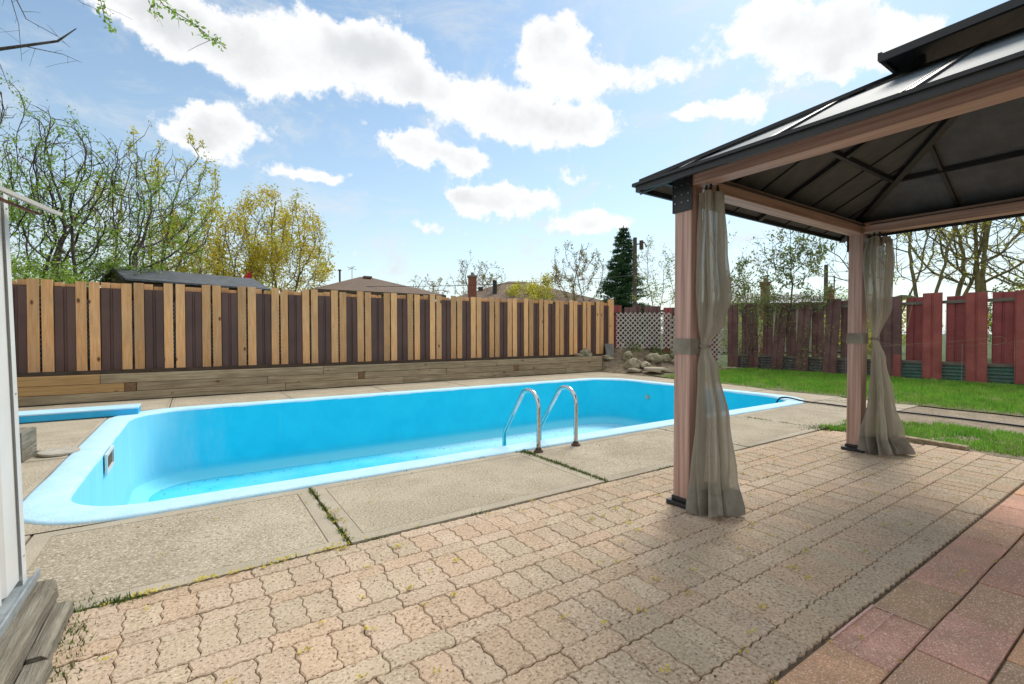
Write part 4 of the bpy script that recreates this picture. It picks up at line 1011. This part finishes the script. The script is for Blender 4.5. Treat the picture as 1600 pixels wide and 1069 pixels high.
# ------------------------------------------------------------------ neighbouring shed, houses, poles
ns = thing('neighbour_shed', 'shed with dark grey shingled gable roof behind the cedar fence', 'shed', (0, 14, 0))
def slabq(mb, q, th):
    n = [Vector(p) for p in q]; mb.add(n + [p - Vector((0, 0, th)) for p in n], [(0, 1, 2, 3), (7, 6, 5, 4), (0, 4, 5, 1), (1, 5, 6, 2), (2, 6, 7, 3), (3, 7, 4, 0)])
th_ = R(20); u_ = Vector((math.cos(th_), math.sin(th_), 0)); v_ = Vector((u_.y, -u_.x, 0)); A0 = Vector((-1.88, 16.97, 3.01)); LS = 3.8; dz_ = Vector((0, 0, -.42))
mb = MB(); slabq(mb, [A0 + v_ * 1.15 + dz_, A0 + v_ * 1.15 + dz_ + u_ * LS, A0 + u_ * LS, A0], .05); slabq(mb, [A0, A0 + u_ * LS, A0 - v_ * 1.15 + dz_ + u_ * LS, A0 - v_ * 1.15 + dz_], .05); P0(mb.build('roof', shingle_g), ns)
gi = u_ * .12; zt_ = Vector((0, 0, -.052))
def foot(p): return Vector((p.x, p.y, 0))
c1, c2 = A0 + v_ * 1.0 + dz_ * .87 + zt_ + gi, A0 - v_ * 1.0 + dz_ * .87 + zt_ + gi; c3, c4 = c1 + u_ * (LS - .24), c2 + u_ * (LS - .24); ap, aq = A0 + zt_ + gi, A0 + zt_ + u_ * (LS - .12)
mb = MB(); mb.add([foot(c1), foot(c2), c2, ap, c1, foot(c3), foot(c4), c4, aq, c3], [(0, 1, 2, 3, 4), (5, 9, 8, 7, 6), (0, 4, 9, 5), (1, 6, 7, 2)]); P0(mb.build('wall', wood_dk), ns)
mb = MB(); mb.beam(A0 + v_ * 1.15 + dz_ - u_ * .015 + Vector((0, 0, -.04)), A0 - u_ * .015 + Vector((0, 0, -.04)), .03, .09); mb.beam(A0 - v_ * 1.15 + dz_ - u_ * .015 + Vector((0, 0, -.04)), A0 - u_ * .015 + Vector((0, 0, -.04)), .03, .09); P0(mb.build('barge_board', black), ns)

def hip_house(name, label, x0, x1, y0, y1, ze, zr, ins, rot=0, roof=shingle_b, gable=False, extras=None):
    root = thing(name, label, 'house', ((x0 + x1) / 2, (y0 + y1) / 2, 0), rz=rot); hx, hy = (x1 - x0) / 2, (y1 - y0) / 2; o = .45
    mb = MB(); mb.box((-hx + o, -hy + o, 0), (hx - o, hy - o, ze - .10)); mb.build('wall', stucco, root)
    mb = MB(); r0, r1 = -hx + ins, hx - ins
    if gable: r0, r1 = -hx, hx
    mb.add([(-hx, -hy, ze), (hx, -hy, ze), (hx, hy, ze), (-hx, hy, ze), (r0, 0, zr), (r1, 0, zr)], [(0, 1, 5, 4), (1, 2, 5), (2, 3, 4, 5), (3, 0, 4)]); rf_ = mb.build('roof', roof, root)
    mb = MB(); mb.box((-hx, -hy, ze - .16), (hx, hy, ze - .004)); mb.build('eaves', wood_dk, root)
    return root, rf_
h1, h1r = hip_house('bungalow', 'bungalow with brown hip roof seen over the cedar fence, left of the brick chimney', 4.7, 11.7, 24.0, 30.6, 3.28, 4.38, 3.2)
mb = MB(); mb.tube([(-1.5, -.3, 3.7), (-1.5, -.3, 4.6)], .05, 10); mb.tube([(-1.5, -.3, 4.6), (-1.5, -.3, 4.66)], .09, 10); mb.build('vent_pipe', wood_dk, h1r)
mb = MB(); mb.tube([(-.7, .2, 3.9), (-.7, .2, 4.95)], .015, 5); mb.tube([(-.95, .2, 4.9), (-.45, .2, 4.8)], .012, 4); mb.tube([(-.9, .2, 4.75), (-.55, .2, 4.98)], .012, 4); mb.build('antenna', wood_dk, h1r)
mb = MB(); mb.box((-.2, -.45, 4.30), (.25, -.15, 4.40)); mb.build('roof_vent', shingle_b, h1r)
h2, h2r = hip_house('bungalow', 'bungalow with brown shingled roof and black vent, right of the brick chimney', 14.3, 25.5, 24.0, 34.0, 3.15, 5.0, 5.0, rot=R(-24))
mb = MB(); mb.box((-2.2, -3.3, 3.7), (-1.95, -3.05, 4.55)); mb.tube([(-2.08, -3.18, 4.55), (-2.08, -3.18, 4.68)], .15, 10); mb.build('vent_stack', black, h2r)
mb = MB(); mb.box((-3.1, -2.6, 4.0), (-2.8, -2.3, 4.3)); mb.build('roof_vent', wood_dk, h2r)
ch = thing('brick_chimney', 'tall red brick chimney rising between the two brown roofs', 'chimney', (13.2, 23.7, 0))
mb = MB(); mb.box((-.18, -.18, 0), (.18, .18, 4.35)); mb.build('stack', brick, ch)
mb = MB(); mb.box((-.22, -.22, 4.35), (.22, .22, 4.45)); mb.tube([(0, 0, 4.45), (0, 0, 4.62)], .09, 10); mb.build('cap', M('chimney_cap', (.2, .17, .14), (.28, .25, .2), 5), ch)
h3, h3r = hip_house('bungalow', 'low pale bungalow seen through the saplings over the right fence', 27.5, 40, 13.0, 22.0, 3.0, 3.9, 4.0, rot=R(-31), roof=M('pale_roof', (.28, .28, .28), (.34, .34, .34), 2))
for (x, y, zt, w, lab) in ((27.1, 14.4, 4.15, .18, 'brown brick chimney behind the saplings over the dark fence'), (30.2, 12.3, 3.7, .14, 'small brick chimney beside the grey utility pole on the right')):
    c = thing('brick_chimney', lab, 'chimney', (x, y, 0)); mb = MB(); mb.box((-w, -w, 0), (w, w, zt - .15)); mb.build('stack', brick, c); mb = MB(); mb.box((-w - .05, -w - .05, zt - .15), (w + .05, w + .05, zt - .05)); mb.tube([(0, 0, zt - .05), (0, 0, zt + .15)], .1, 8); mb.build('cap', brick, c)
def upole(x, y, h, label, arm=True, r=.12):
    p = thing('utility_pole', label, 'utility pole', (x, y, 0)); mb = MB(); mb.tube([(0, 0, 0), (0, 0, h)], [r, r * .8], 10); mb.build('pole', pole_m, p)
    if arm:
        mb = MB(); mb.tube([(.05, -.05, h - .35), (.35, -.3, h - .25), (.45, -.38, h - .5)], .035, 6); mb.build('bracket', pole_m, p)
        mb = MB(); mb.tube([(.25, -.2, h - .6), (.25, -.2, h - .15)], .10, 8); mb.build('insulator', rust, p)
    else:
        mb = MB(); mb.tube([(.3, -.35, h - 1.6), (.3, -.35, h - .7)], .04, 6); mb.tube([(0, 0, h - 1.2), (.3, -.35, h - 1.2)], .02, 5); mb.build('insulator', pole_m, p)
    return p
upole(18.6, 16.5, 6.0, 'brown wooden utility pole in front of the dark spruce'); upole(33.3, 13.85, 5.5, 'grey utility pole seen over the right fence', False, .14)
def wire(a, b, sag, label, r=.012):
    a, b = Vector(a), Vector(b); mb = MB(); mb.tube([a + (b - a) * t + Vector((0, 0, -4 * sag * t * (1 - t))) for t in [k / 12 for k in range(13)]], r, 4); tag(mb.build('overhead_wire', hose_m), label, 'wire', 'overhead wires')
wire((33.3, 13.85, 5.0), (34, -12, 5.0), .3, 'upper overhead wire leading right from the grey utility pole'); wire((33.3, 13.85, 4.5), (34, -12, 4.4), .3, 'lower overhead wire leading right from the grey utility pole')
wire((18.6, 16.5, 4.1), (5, 27, 3.7), .25, 'thin overhead wire crossing low from the spruce pole to the left', .012)
fl = thing('pennant', 'small red pennant sticking up behind the grey shed roof', 'pennant', (1.75, 19.5, 0))
mb = MB(); mb.tube([(0, 0, 0), (0, 0, 3.45)], .012, 6); mb.build('staff', pole_m, fl)
mb = MB(); mb.add([(0, 0, 3.42), (0, 0, 3.12), (-.32, .02, 3.10), (-.05, .05, 3.40)], [(0, 1, 2, 3)]); mb.build('flag', red_m, fl)
mb = MB()
n_ = 14
for i in range(n_ + 1):
    for j in range(5): u = i / n_; v = j / 4; mb.v.append((17.1 + v * .8, 5.6 - 1.3 * u, 2.05 + .22 * math.sin(PI * min(1, u * 1.2 + .05)) * (1 - .3 * v) + .03 * N3(u * 6, v * 3)))
for i in range(n_):
    for j in range(4): a = i * 5 + j; mb.f.append((a, a + 1, a + 6, a + 5)); mb.c.append(None)
for k_ in ((17.1, 5.6), (17.9, 5.6), (17.1, 4.3), (17.9, 4.3)): mb.tube([(*k_, 0), (*k_, 2.06)], .03, 6)
tag(mb.build('canopy_cover', white_p, smooth=True), 'white sheet cover peeking over the fence beside the far curtain', 'cover')

# ------------------------------------------------------------------ trees
def leaf_quads(pts, size, mat, name, parent, flat=0.0, asp=.6):
    P = np.array(pts); n = len(P); 
    u = rng.normal(size=(n, 3)); u /= np.linalg.norm(u, axis=1)[:, None]; w = rng.normal(size=(n, 3)); w -= (w * u).sum(1)[:, None] * u; w /= np.linalg.norm(w, axis=1)[:, None]
    s = (size * rng.uniform(.55, 1.35, n))[:, None]; u = u * s; w = w * s * asp
    V = np.stack([P - u, P + w * .8, P + u, P - w * .8], 1).reshape(-1, 3)
    return np_mesh(name, V, 4, mat, parent)
from mathutils.kdtree import KDTree
def make_tree(name, label, base, crown, barkm, leafm_, seed, natt=1100, step=.26, r0=.012, leaf=.04, nleaf=4000, cat='tree', group=None, stems=1, lean=(0, 0), fork=.25, twigs=2, twl=.45, expo=2.3, leafspread=.075, kill=2.2, shell=.5):
    """Branches grow towards random points in the crown (ellipsoids: centre x, y offset, z, radius xy, radius z); thickness follows the pipe rule."""
    rs = random.Random(seed); att = []
    vol = [c[3] ** 2 * c[4] for c in crown]
    while len(att) < natt:
        c = rs.choices(crown, vol)[0]; v = Vector((rs.gauss(0, 1), rs.gauss(0, 1), rs.gauss(0, 1))).normalized() * (rs.random() ** shell)
        p = Vector((c[0] + v.x * c[3], c[1] + v.y * c[3], c[2] + v.z * c[4]))
        if noise.noise(p * .8 + Vector((seed, 0, 0))) < -.28 or p.z < .3: continue
        att.append(p)
    nodes = []; par = []
    zb = min(c[2] - c[4] for c in crown); zb = max(.5, zb)
    for s_ in range(stems):
        a = 2 * PI * s_ / stems + rs.random(); p = Vector((rs.gauss(0, .06) * (stems > 1), rs.gauss(0, .06) * (stems > 1), 0)); pi = -1; nodes.append(p); par.append(-1); pi = len(nodes) - 1
        d = Vector((math.cos(a) * fork * (stems > 1) + lean[0], math.sin(a) * fork * (stems > 1) + lean[1], 1)).normalized()
        while p.z < zb + .2:
            d = (d + Vector((rs.gauss(0, .06), rs.gauss(0, .06), .02))).normalized(); p = p + d * step; nodes.append(p); par.append(pi); pi = len(nodes) - 1
    active = att[:]
    for it in range(140):
        kd = KDTree(len(nodes))
        for i, p in enumerate(nodes): kd.insert(p, i)
        kd.balance(); acc = {}; rem = []
        for a in active:
            p, i, d = kd.find(a)
            if d < step * kill * (.6 if it > 60 else 1): continue
            rem.append(a); v = (a - p) / d
            acc[i] = acc.get(i, Vector((0, 0, 0))) + v
        active = rem
        if not active or not acc: break
        grew = 0
        for i, v in acc.items():
            if v.length < .05: continue
            pd = (nodes[i] - nodes[par[i]]).normalized() if par[i] >= 0 else Vector((0, 0, 1))
            d = (v.normalized() + pd * .35 + Vector((rs.gauss(0, .16), rs.gauss(0, .16), rs.gauss(0, .12)))).normalized()
            q = nodes[i] + d * step
            if len(nodes) > 9000: break
            nodes.append(q); par.append(i); grew += 1
        if not grew: break
    n = len(nodes); ch = [[] for _ in range(n)]
    for i in range(n):
        if par[i] >= 0: ch[par[i]].append(i)
    rad = [0.0] * n
    for i in range(n - 1, -1, -1):
        rad[i] = r0 if not ch[i] else sum(rad[c] ** expo for c in ch[i]) ** (1 / expo)
    mb = MB(); B_ = Vector(base); tips = []
    starts = [i for i in range(n) if par[i] < 0]
    def sides(r): return 8 if r > .09 else 5 if r > .03 else 3
    while starts:
        i = starts.pop(); path = [B_ + nodes[par[i]]] if par[i] >= 0 else []; rr = [rad[i]] if par[i] >= 0 else []
        while True:
            path.append(B_ + nodes[i]); rr.append(rad[i])
            if not ch[i]: break
            cs = sorted(ch[i], key=lambda c: -rad[c]); starts.extend(cs[1:]); i = cs[0]
        mb.tube(path, rr, sides(max(rr)), cap=False)
    for i in range(n):
        if rad[i] < r0 * 3.2:
            tips.append(B_ + nodes[i]); d0 = (nodes[i] - nodes[par[i]]).normalized() if par[i] >= 0 else Vector((0, 0, 1))
            for _ in range(twigs):
                if rs.random() < .35: continue
                d = (d0 + Vector((rs.gauss(0, .7), rs.gauss(0, .7), rs.gauss(.25, .5)))).normalized(); L = twl * rs.uniform(.4, 1.2); a = B_ + nodes[i]; b = a + d * L * .55; c = b + (d + Vector((rs.gauss(0, .35), rs.gauss(0, .35), rs.gauss(.15, .3)))).normalized() * L * .5
                mb.tube([a, b, c], [r0 * .7, r0 * .55, r0 * .3], 3, cap=False); tips += [b, c, b.lerp(c, .5)]
    root = thing(name, label, cat, base, group or GT)
    P0(mb.build('trunk', barkm, smooth=True), root)
    if nleaf:
        wgt = [max(.02, .40 + 1.9 * noise.noise(p * .9)) for p in tips]; pts = []
        for p in [q for q in rs.choices(tips, weights=wgt, k=nleaf // 4) for _ in range(4)]: pts.append((p.x + rs.gauss(0, leafspread), p.y + rs.gauss(0, leafspread), p.z + rs.gauss(0, leafspread)))
        leaf_quads(pts, leaf, leafm_, 'crown', root)
    return root
GT = 'trees beyond the fences'
T_ = make_tree
T_('leafing_tree', 'big dark-branched tree with fresh green leaves at the far left behind the shed', (-3.9, 18.6, 0), [(-.6, 0, 4.4, 3.6, 2.7), (-.9, .5, 6.6, 2.2, 1.9)], bark, lf_green, 1, natt=3000, step=.23, r0=.012, leaf=.04, nleaf=12000, stems=3, expo=2.1)
T_('leafing_tree', 'spreading bare-branched tree with small leaves leaning right over the grey shed', (-3.0, 17.2, 0), [(1.2, .3, 3.9, 2.3, 1.5), (2.1, 1.0, 4.9, 1.7, 1.5), (.6, 0, 5.6, 1.8, 1.3)], bark, lf_green, 22, natt=3400, step=.20, r0=.011, leaf=.038, nleaf=7500, stems=3, lean=(.2, 0), expo=2.15)
T_('leafing_tree', 'tall upright tree with yellowish-green buds behind the left end of the grey shed', (-1.2, 21.6, 0), [(.2, 0, 5.4, 2.0, 3.1), (1.0, .2, 6.8, 1.3, 1.9)], bark_y, lf_yg, 3, natt=1700, step=.25, r0=.012, leaf=.05, nleaf=5500, stems=2)
T_('leafing_tree', 'olive-green budding tree between the tall upright one and the round yellow one', (.4, 25, 0), [(.1, 0, 4.4, 2.5, 2.5)], bark_g, lf_oy, 4, natt=1500, step=.27, r0=.012, leaf=.062, nleaf=9500, stems=2, leafspread=.2)
T_('hedge_shrub', 'dense green shrubs just behind the left end of the cedar fence', (-3.4, 15.0, 0), [(0, 0, 1.9, 1.7, 1.3)], bark, lf_green, 5, natt=500, step=.2, r0=.008, leaf=.04, nleaf=5500, stems=5, cat='shrub', leafspread=.15)
T_('hedge_shrub', 'green shrub under the big trees just left of the grey shed roof', (-2.1, 17.9, 0), [(0, 0, 2.2, 1.9, 1.3)], bark, lf_green, 6, natt=500, step=.22, r0=.008, leaf=.042, nleaf=4500, stems=5, cat='shrub', leafspread=.18)
T_('maple_tree', 'round yellow-green flowering maple behind the right end of the grey shed', (3.3, 26.3, 0), [(0, 0, 5.1, 2.85, 3.1)], bark_y, lf_oy, 7, natt=3400, step=.24, r0=.014, leaf=.062, nleaf=19000, stems=3, fork=.35, shell=.28, leafspread=.16)
T_('flowering_bush', 'yellow-green bushes at the foot of the round maple', (2.4, 24.2, 0), [(0, 0, 2.1, 3.0, 1.4)], bark_y, lf_yg, 8, natt=500, step=.25, r0=.009, leaf=.06, nleaf=5500, stems=5, cat='shrub', leafspread=.2)
T_('bare_tree', 'small rounded tree with sparse buds behind the brick chimney', (16.6, 29.0, 0), [(0, 0, 4.6, 2.3, 1.9)], bark_g, lf_or, 9, natt=700, step=.26, r0=.013, leaf=.055, nleaf=2400, stems=2, group=None)
T_('bare_tree', 'tiny distant bare tree between the left bungalow and the chimney', (18.3, 42.0, 0), [(0, 0, 5.2, 2.8, 1.6)], bark_g, lf_or, 10, natt=400, step=.4, r0=.022, leaf=.08, nleaf=900, stems=2, twl=.7)
T_('copper_tree', 'loose coppery budding tree left of the dark spruce', (20.6, 23.0, 0), [(0, 0, 4.9, 2.1, 2.3)], bark_g, lf_or, 11, natt=900, step=.26, r0=.012, leaf=.055, nleaf=3600, stems=2)
T_('flowering_bush', 'bright yellow-green bush behind the right brown roof', (19.2, 25.6, 0), [(0, 0, 3.4, 2.3, 1.5)], bark_y, lf_yg, 12, natt=500, step=.3, r0=.01, leaf=.08, nleaf=6500, stems=4, cat='shrub', leafspread=.2)
T_('thin_shrub', 'thin pale-leaved young tree just right of the utility pole and spruce', (16.4, 13.3, 0), [(0, 0, 3.1, 1.2, 2.1)], bark_g, lf_pale, 13, natt=380, step=.2, r0=.007, leaf=.042, nleaf=2200, stems=3, fork=.12)
T_('sapling', 'slender bare-twigged sapling directly behind the near gazebo post', (14.95, 9.9, 0), [(0, 0, 3.5, .95, 1.8)], bark_g, lf_olive, 14, natt=220, step=.2, r0=.006, leaf=.04, nleaf=650, stems=3, fork=.12, twl=.6)
T_('sapling', 'dark-stemmed sapling with olive leaves rising midway between the two gazebo posts', (15.4, 7.35, 0), [(0, 0, 3.6, 1.15, 1.25)], bark, lf_olive, 15, natt=330, step=.16, r0=.006, leaf=.05, nleaf=1900)
T_('sapling', 'many-stemmed olive sapling left of the dark-stemmed one', (15.5, 8.6, 0), [(0, 0, 2.9, 1.0, 1.2)], bark_g, lf_olive, 16, natt=280, step=.17, r0=.006, leaf=.048, nleaf=1700, stems=3, fork=.1)
T_('bare_tree', 'leaning bare tree with fine twigs just left of the far gazebo post', (26.4, 9.6, 0), [(-.5, 1.2, 5.0, 2.2, 1.5)], bark_g, lf_olive, 17, natt=420, step=.28, r0=.010, leaf=.05, nleaf=250, twl=.8, lean=(-.1, .15))
for (x, y, cr, sd, lab, r_, nl, na) in ((24.6, 7.7, [(0, .1, 5.6, 2.2, 3.0)], 31, 'leftmost big budding tree right of the far gazebo post', .016, 700, 420), (26.0, 6.9, [(0, 0, 6.2, 2.4, 3.2)], 32, 'second big tree from the far gazebo post, forking low', .018, 800, 480),
        (27.6, 6.4, [(0, 0, 6.6, 2.6, 3.4)], 33, 'thick mossy tree in the middle of the group on the right', .02, 1500, 520), (28.4, 5.7, [(.2, -.3, 6.8, 3.0, 3.6)], 34, 'thickest tree right of the mossy one over the red fence', .022, 1200, 600), (32.5, 4.6, [(0, 0, 6.0, 4.8, 3.6)], 35, 'wide spreading bare tree farthest right over the red fence', .018, 1600, 900)):
    T_('budding_tree', lab, (x, y, 0), cr, bark_y, lf_yg, sd, natt=na, step=.34, r0=r_, leaf=.055, nleaf=nl, stems=2, fork=.15, twl=.6, expo=2.15)
for (x, y, h, w, sd, lab, lm, nl) in ((31, 4.5, 2.4, 3.2, 41, 'dark green hedge under the trees on the far right', lf_olive, 5000), (26, 8.8, 2.0, 2.2, 42, 'yellow-green undergrowth just right of the far gazebo post', lf_yg, 2500), (27, 2.8, 2.1, 2.8, 43, 'bright green bushes above the red fence at the right edge', lf_yg, 4000), (33, 12.6, 2.6, 1.6, 44, 'small green bush left of the far post beside the chimney', lf_green, 2000),
        (17.6, 10.4, 1.5, 1.5, 45, 'pale brush right behind the dark fence under the saplings', lf_pale, 1500)):
    T_('hedge_shrub', lab, (x, y, 0), [(0, 0, h * .75, w, h * .75)], bark_g, lm, sd, natt=400, step=.26, r0=.009, leaf=.07, nleaf=nl, stems=5, cat='shrub', leafspread=.2)

# spruce: whorls of drooping boughs carrying needle sprays
sp = thing('spruce_tree', 'dark green pointed spruce standing beside the utility pole', 'tree', (19.7, 18.3, 0), GT)
mb = MB(); mb.tube([(19.7, 18.3, 0), (19.7, 18.3, 7.1)], [.16, .02], 8); pts = []
z = 1.0
while z < 7.0:
    rad = 2.0 * (1 - z / 7.3) ** .85 + .10; nb = 11 if z < 5 else 7
    for k in range(nb):
        a = random.uniform(0, 2 * PI); L_ = rad * random.uniform(.75, 1.12); tip = Vector((19.7 + math.cos(a) * L_, 18.3 + math.sin(a) * L_, z - .12 * L_ + .10 * L_ * random.random())); b0 = Vector((19.7, 18.3, z))
        md = b0.lerp(tip, .6) + Vector((0, 0, -.10 * L_)); mb.tube([b0, md, tip + Vector((0, 0, .06))], [.022, .014, .006], 3, cap=False)
        for q in range(int(110 * L_) + 20):
            t = random.random() ** .6; p = b0.lerp(tip, t); w_ = .26 * L_ * (1 - t * .7) * .6 + .03
            pts.append((p.x + random.gauss(0, w_), p.y + random.gauss(0, w_), p.z - .08 * L_ * math.sin(PI * t) - abs(random.gauss(0, .07))))
    z += random.uniform(.14, .22)
P0(mb.build('trunk', bark), sp); leaf_quads(pts, .085, lf_spruce, 'crown', sp, asp=.3)

# vine hanging over the dark fence
vn = thing('climbing_vine', 'leafy vine spilling over the dark metal fence between the gazebo posts', 'vine', (14.6, 7.6, 0))
mb = MB(); pts = []; rs = random.Random(5)
for k in range(46):
    y = rs.uniform(6.0, 8.75); top = 2.12 + rs.uniform(0, .35); drop = rs.uniform(.15, .75) * (1.6 if 7.0 < y < 8.4 else .6); x = 14.60 + rs.uniform(-.12, .12)
    P_ = [Vector((14.95, y + rs.gauss(0, .1), top - .1)), Vector((14.72, y, top)), Vector((x - .05, y + rs.gauss(0, .1), top - drop * .4)), Vector((x - .03, y + rs.gauss(0, .15), top - drop))]
    mb.tube(P_, [.006, .006, .005, .003], 3, cap=False)
    for q in range(int(40 + 60 * drop)):
        t = rs.random() * 3; i = min(int(t), 2); p = P_[i].lerp(P_[i + 1], t - i); pts.append((p.x + rs.gauss(0, .07), p.y + rs.gauss(0, .09), p.z + rs.gauss(0, .07)))
for k in range(9):
    y = rs.uniform(6.0, 8.9); P_ = [Vector((14.62, y, 0))]
    for q in range(6): P_.append(P_[-1] + Vector((rs.gauss(0, .02), rs.gauss(0, .12), .3)))
    mb.tube(P_, [.007] * 7, 4, cap=False)
    for q in range(60): p = rs.choice(P_[:5]); pts.append((p.x - .03 + rs.gauss(0, .06), p.y + rs.gauss(0, .12), p.z + rs.uniform(0, .3)))
P0(mb.build('stems', bark_g), vn); leaf_quads(pts, .03, lf_olive, 'leaves', vn)
pts = []
for _ in range(1800):
    x = rs.uniform(11.6, 14.4); t = (x - A.x) / (B.x - A.x); y = A.y + (B.y - A.y) * t - rs.uniform(.05, .3); c = N3(x * 3, 4)
    if c < 0: continue
    pts.append((x, y, mound(x, y) + rs.random() ** 2 * .45 * (c + .3)))
o = leaf_quads(pts, .03, lf_olive, 'bank_weeds', None); kind(o, 'stuff')

# overhanging tree at the upper left: trunk outside the picture, twigs reaching into the sky
ot = thing('overhanging_tree', 'tree whose thin twigs with young leaves hang into the sky at the upper left', 'tree', (-3.9, 5.2, 0))
mb = MB(); mb.tube([(-3.9, 5.2, 0), (-3.85, 5.25, 1.8), (-3.7, 5.4, 3.4), (-3.2, 5.6, 4.6), (-2.3, 5.75, 5.2), (-1.2, 5.85, 5.25), (-.3, 5.8, 4.95)], [.17, .15, .12, .09, .05, .03, .012], 10)
mb.tube([(-3.7, 5.4, 3.4), (-3.0, 6.1, 3.8), (-2.2, 6.5, 3.86), (-1.51, 6.49, 3.85), (-1.05, 6.19, 3.93), (-.9, 6.09, 4.05)], [.07, .045, .025, .016, .010, .004], 6)
LV = []
def twig(P_, r=.006, leafn=0, s=.05, start=.3, sub=5):
    P_ = [Vector(p) for p in P_]; mb.tube(P_, [r * (1 - .7 * k / (len(P_) - 1)) for k in range(len(P_))], 4, cap=False)
    rr_ = random.Random(len(LV) + len(P_))
    for k in range(sub):
        t = (k + .5) / sub * (len(P_) - 1); i = min(int(t), len(P_) - 2); p = P_[i].lerp(P_[i + 1], t - i); d = Vector((rr_.gauss(0, .12), rr_.gauss(0, .12), rr_.gauss(-.03, .10))); mb.tube([p, p + d * .6, p + d + Vector((0, 0, -.01))], [r * .4, r * .3, .0012], 3, cap=False)
    for k in range(leafn):
        t = start + (1 - start) * k / leafn; t *= len(P_) - 1; i = min(int(t), len(P_) - 2); p = P_[i].lerp(P_[i + 1], t - i)
        for q in range(rr_.randint(3, 6)): LV.append((p.x + rr_.gauss(0, s * .5), p.y + rr_.gauss(0, s * .5), p.z + rr_.gauss(0, s * .5)))
twig([(-.55, 5.83, 4.75), (-.31, 5.70, 4.45), (-.21, 5.63, 4.27), (.01, 5.48, 4.11), (.16, 5.37, 3.96), (.26, 5.31, 3.88)], .007, 26, .05, .35, 3)
twig([(-.35, 5.78, 4.7), (-.29, 5.68, 4.3), (-.28, 5.68, 4.14)], .004, 8, .045, .4, 2)
twig([(-.9, 5.86, 4.9), (-.72, 5.94, 4.4), (-.67, 5.94, 4.11), (-.58, 5.87, 4.0)], .005, 14, .05, .4, 3)
twig([(-1.6, 6.4, 4.75), (-1.38, 6.42, 4.35), (-1.3, 6.38, 4.15), (-1.05, 6.2, 3.98), (-.95, 6.1, 3.86)], .006, 0, .05, .3, 6)
twig([(-1.30, 6.36, 3.88), (-1.0, 6.1, 3.78), (-.85, 6.0, 3.70)], .004, 0, .05, .3, 4)
twig([(-1.2, 6.1, 4.7), (-1.0, 6.05, 4.4), (-.85, 5.98, 4.25), (-.72, 5.92, 4.2)], .004, 0, .05, .3, 5)
twig([(-1.62, 6.5, 3.86), (-1.5, 6.45, 3.7), (-1.42, 6.4, 3.45)], .005, 0, .05, .3, 6)
twig([(-1.45, 6.45, 4.5), (-1.36, 6.42, 4.1), (-1.34, 6.4, 3.75)], .004, 0, .05, .3, 6)
P0(mb.build('trunk', bark), ot); leaf_quads(LV, .022, lf_green, 'crown', ot)
bpy.context.view_layer.update()
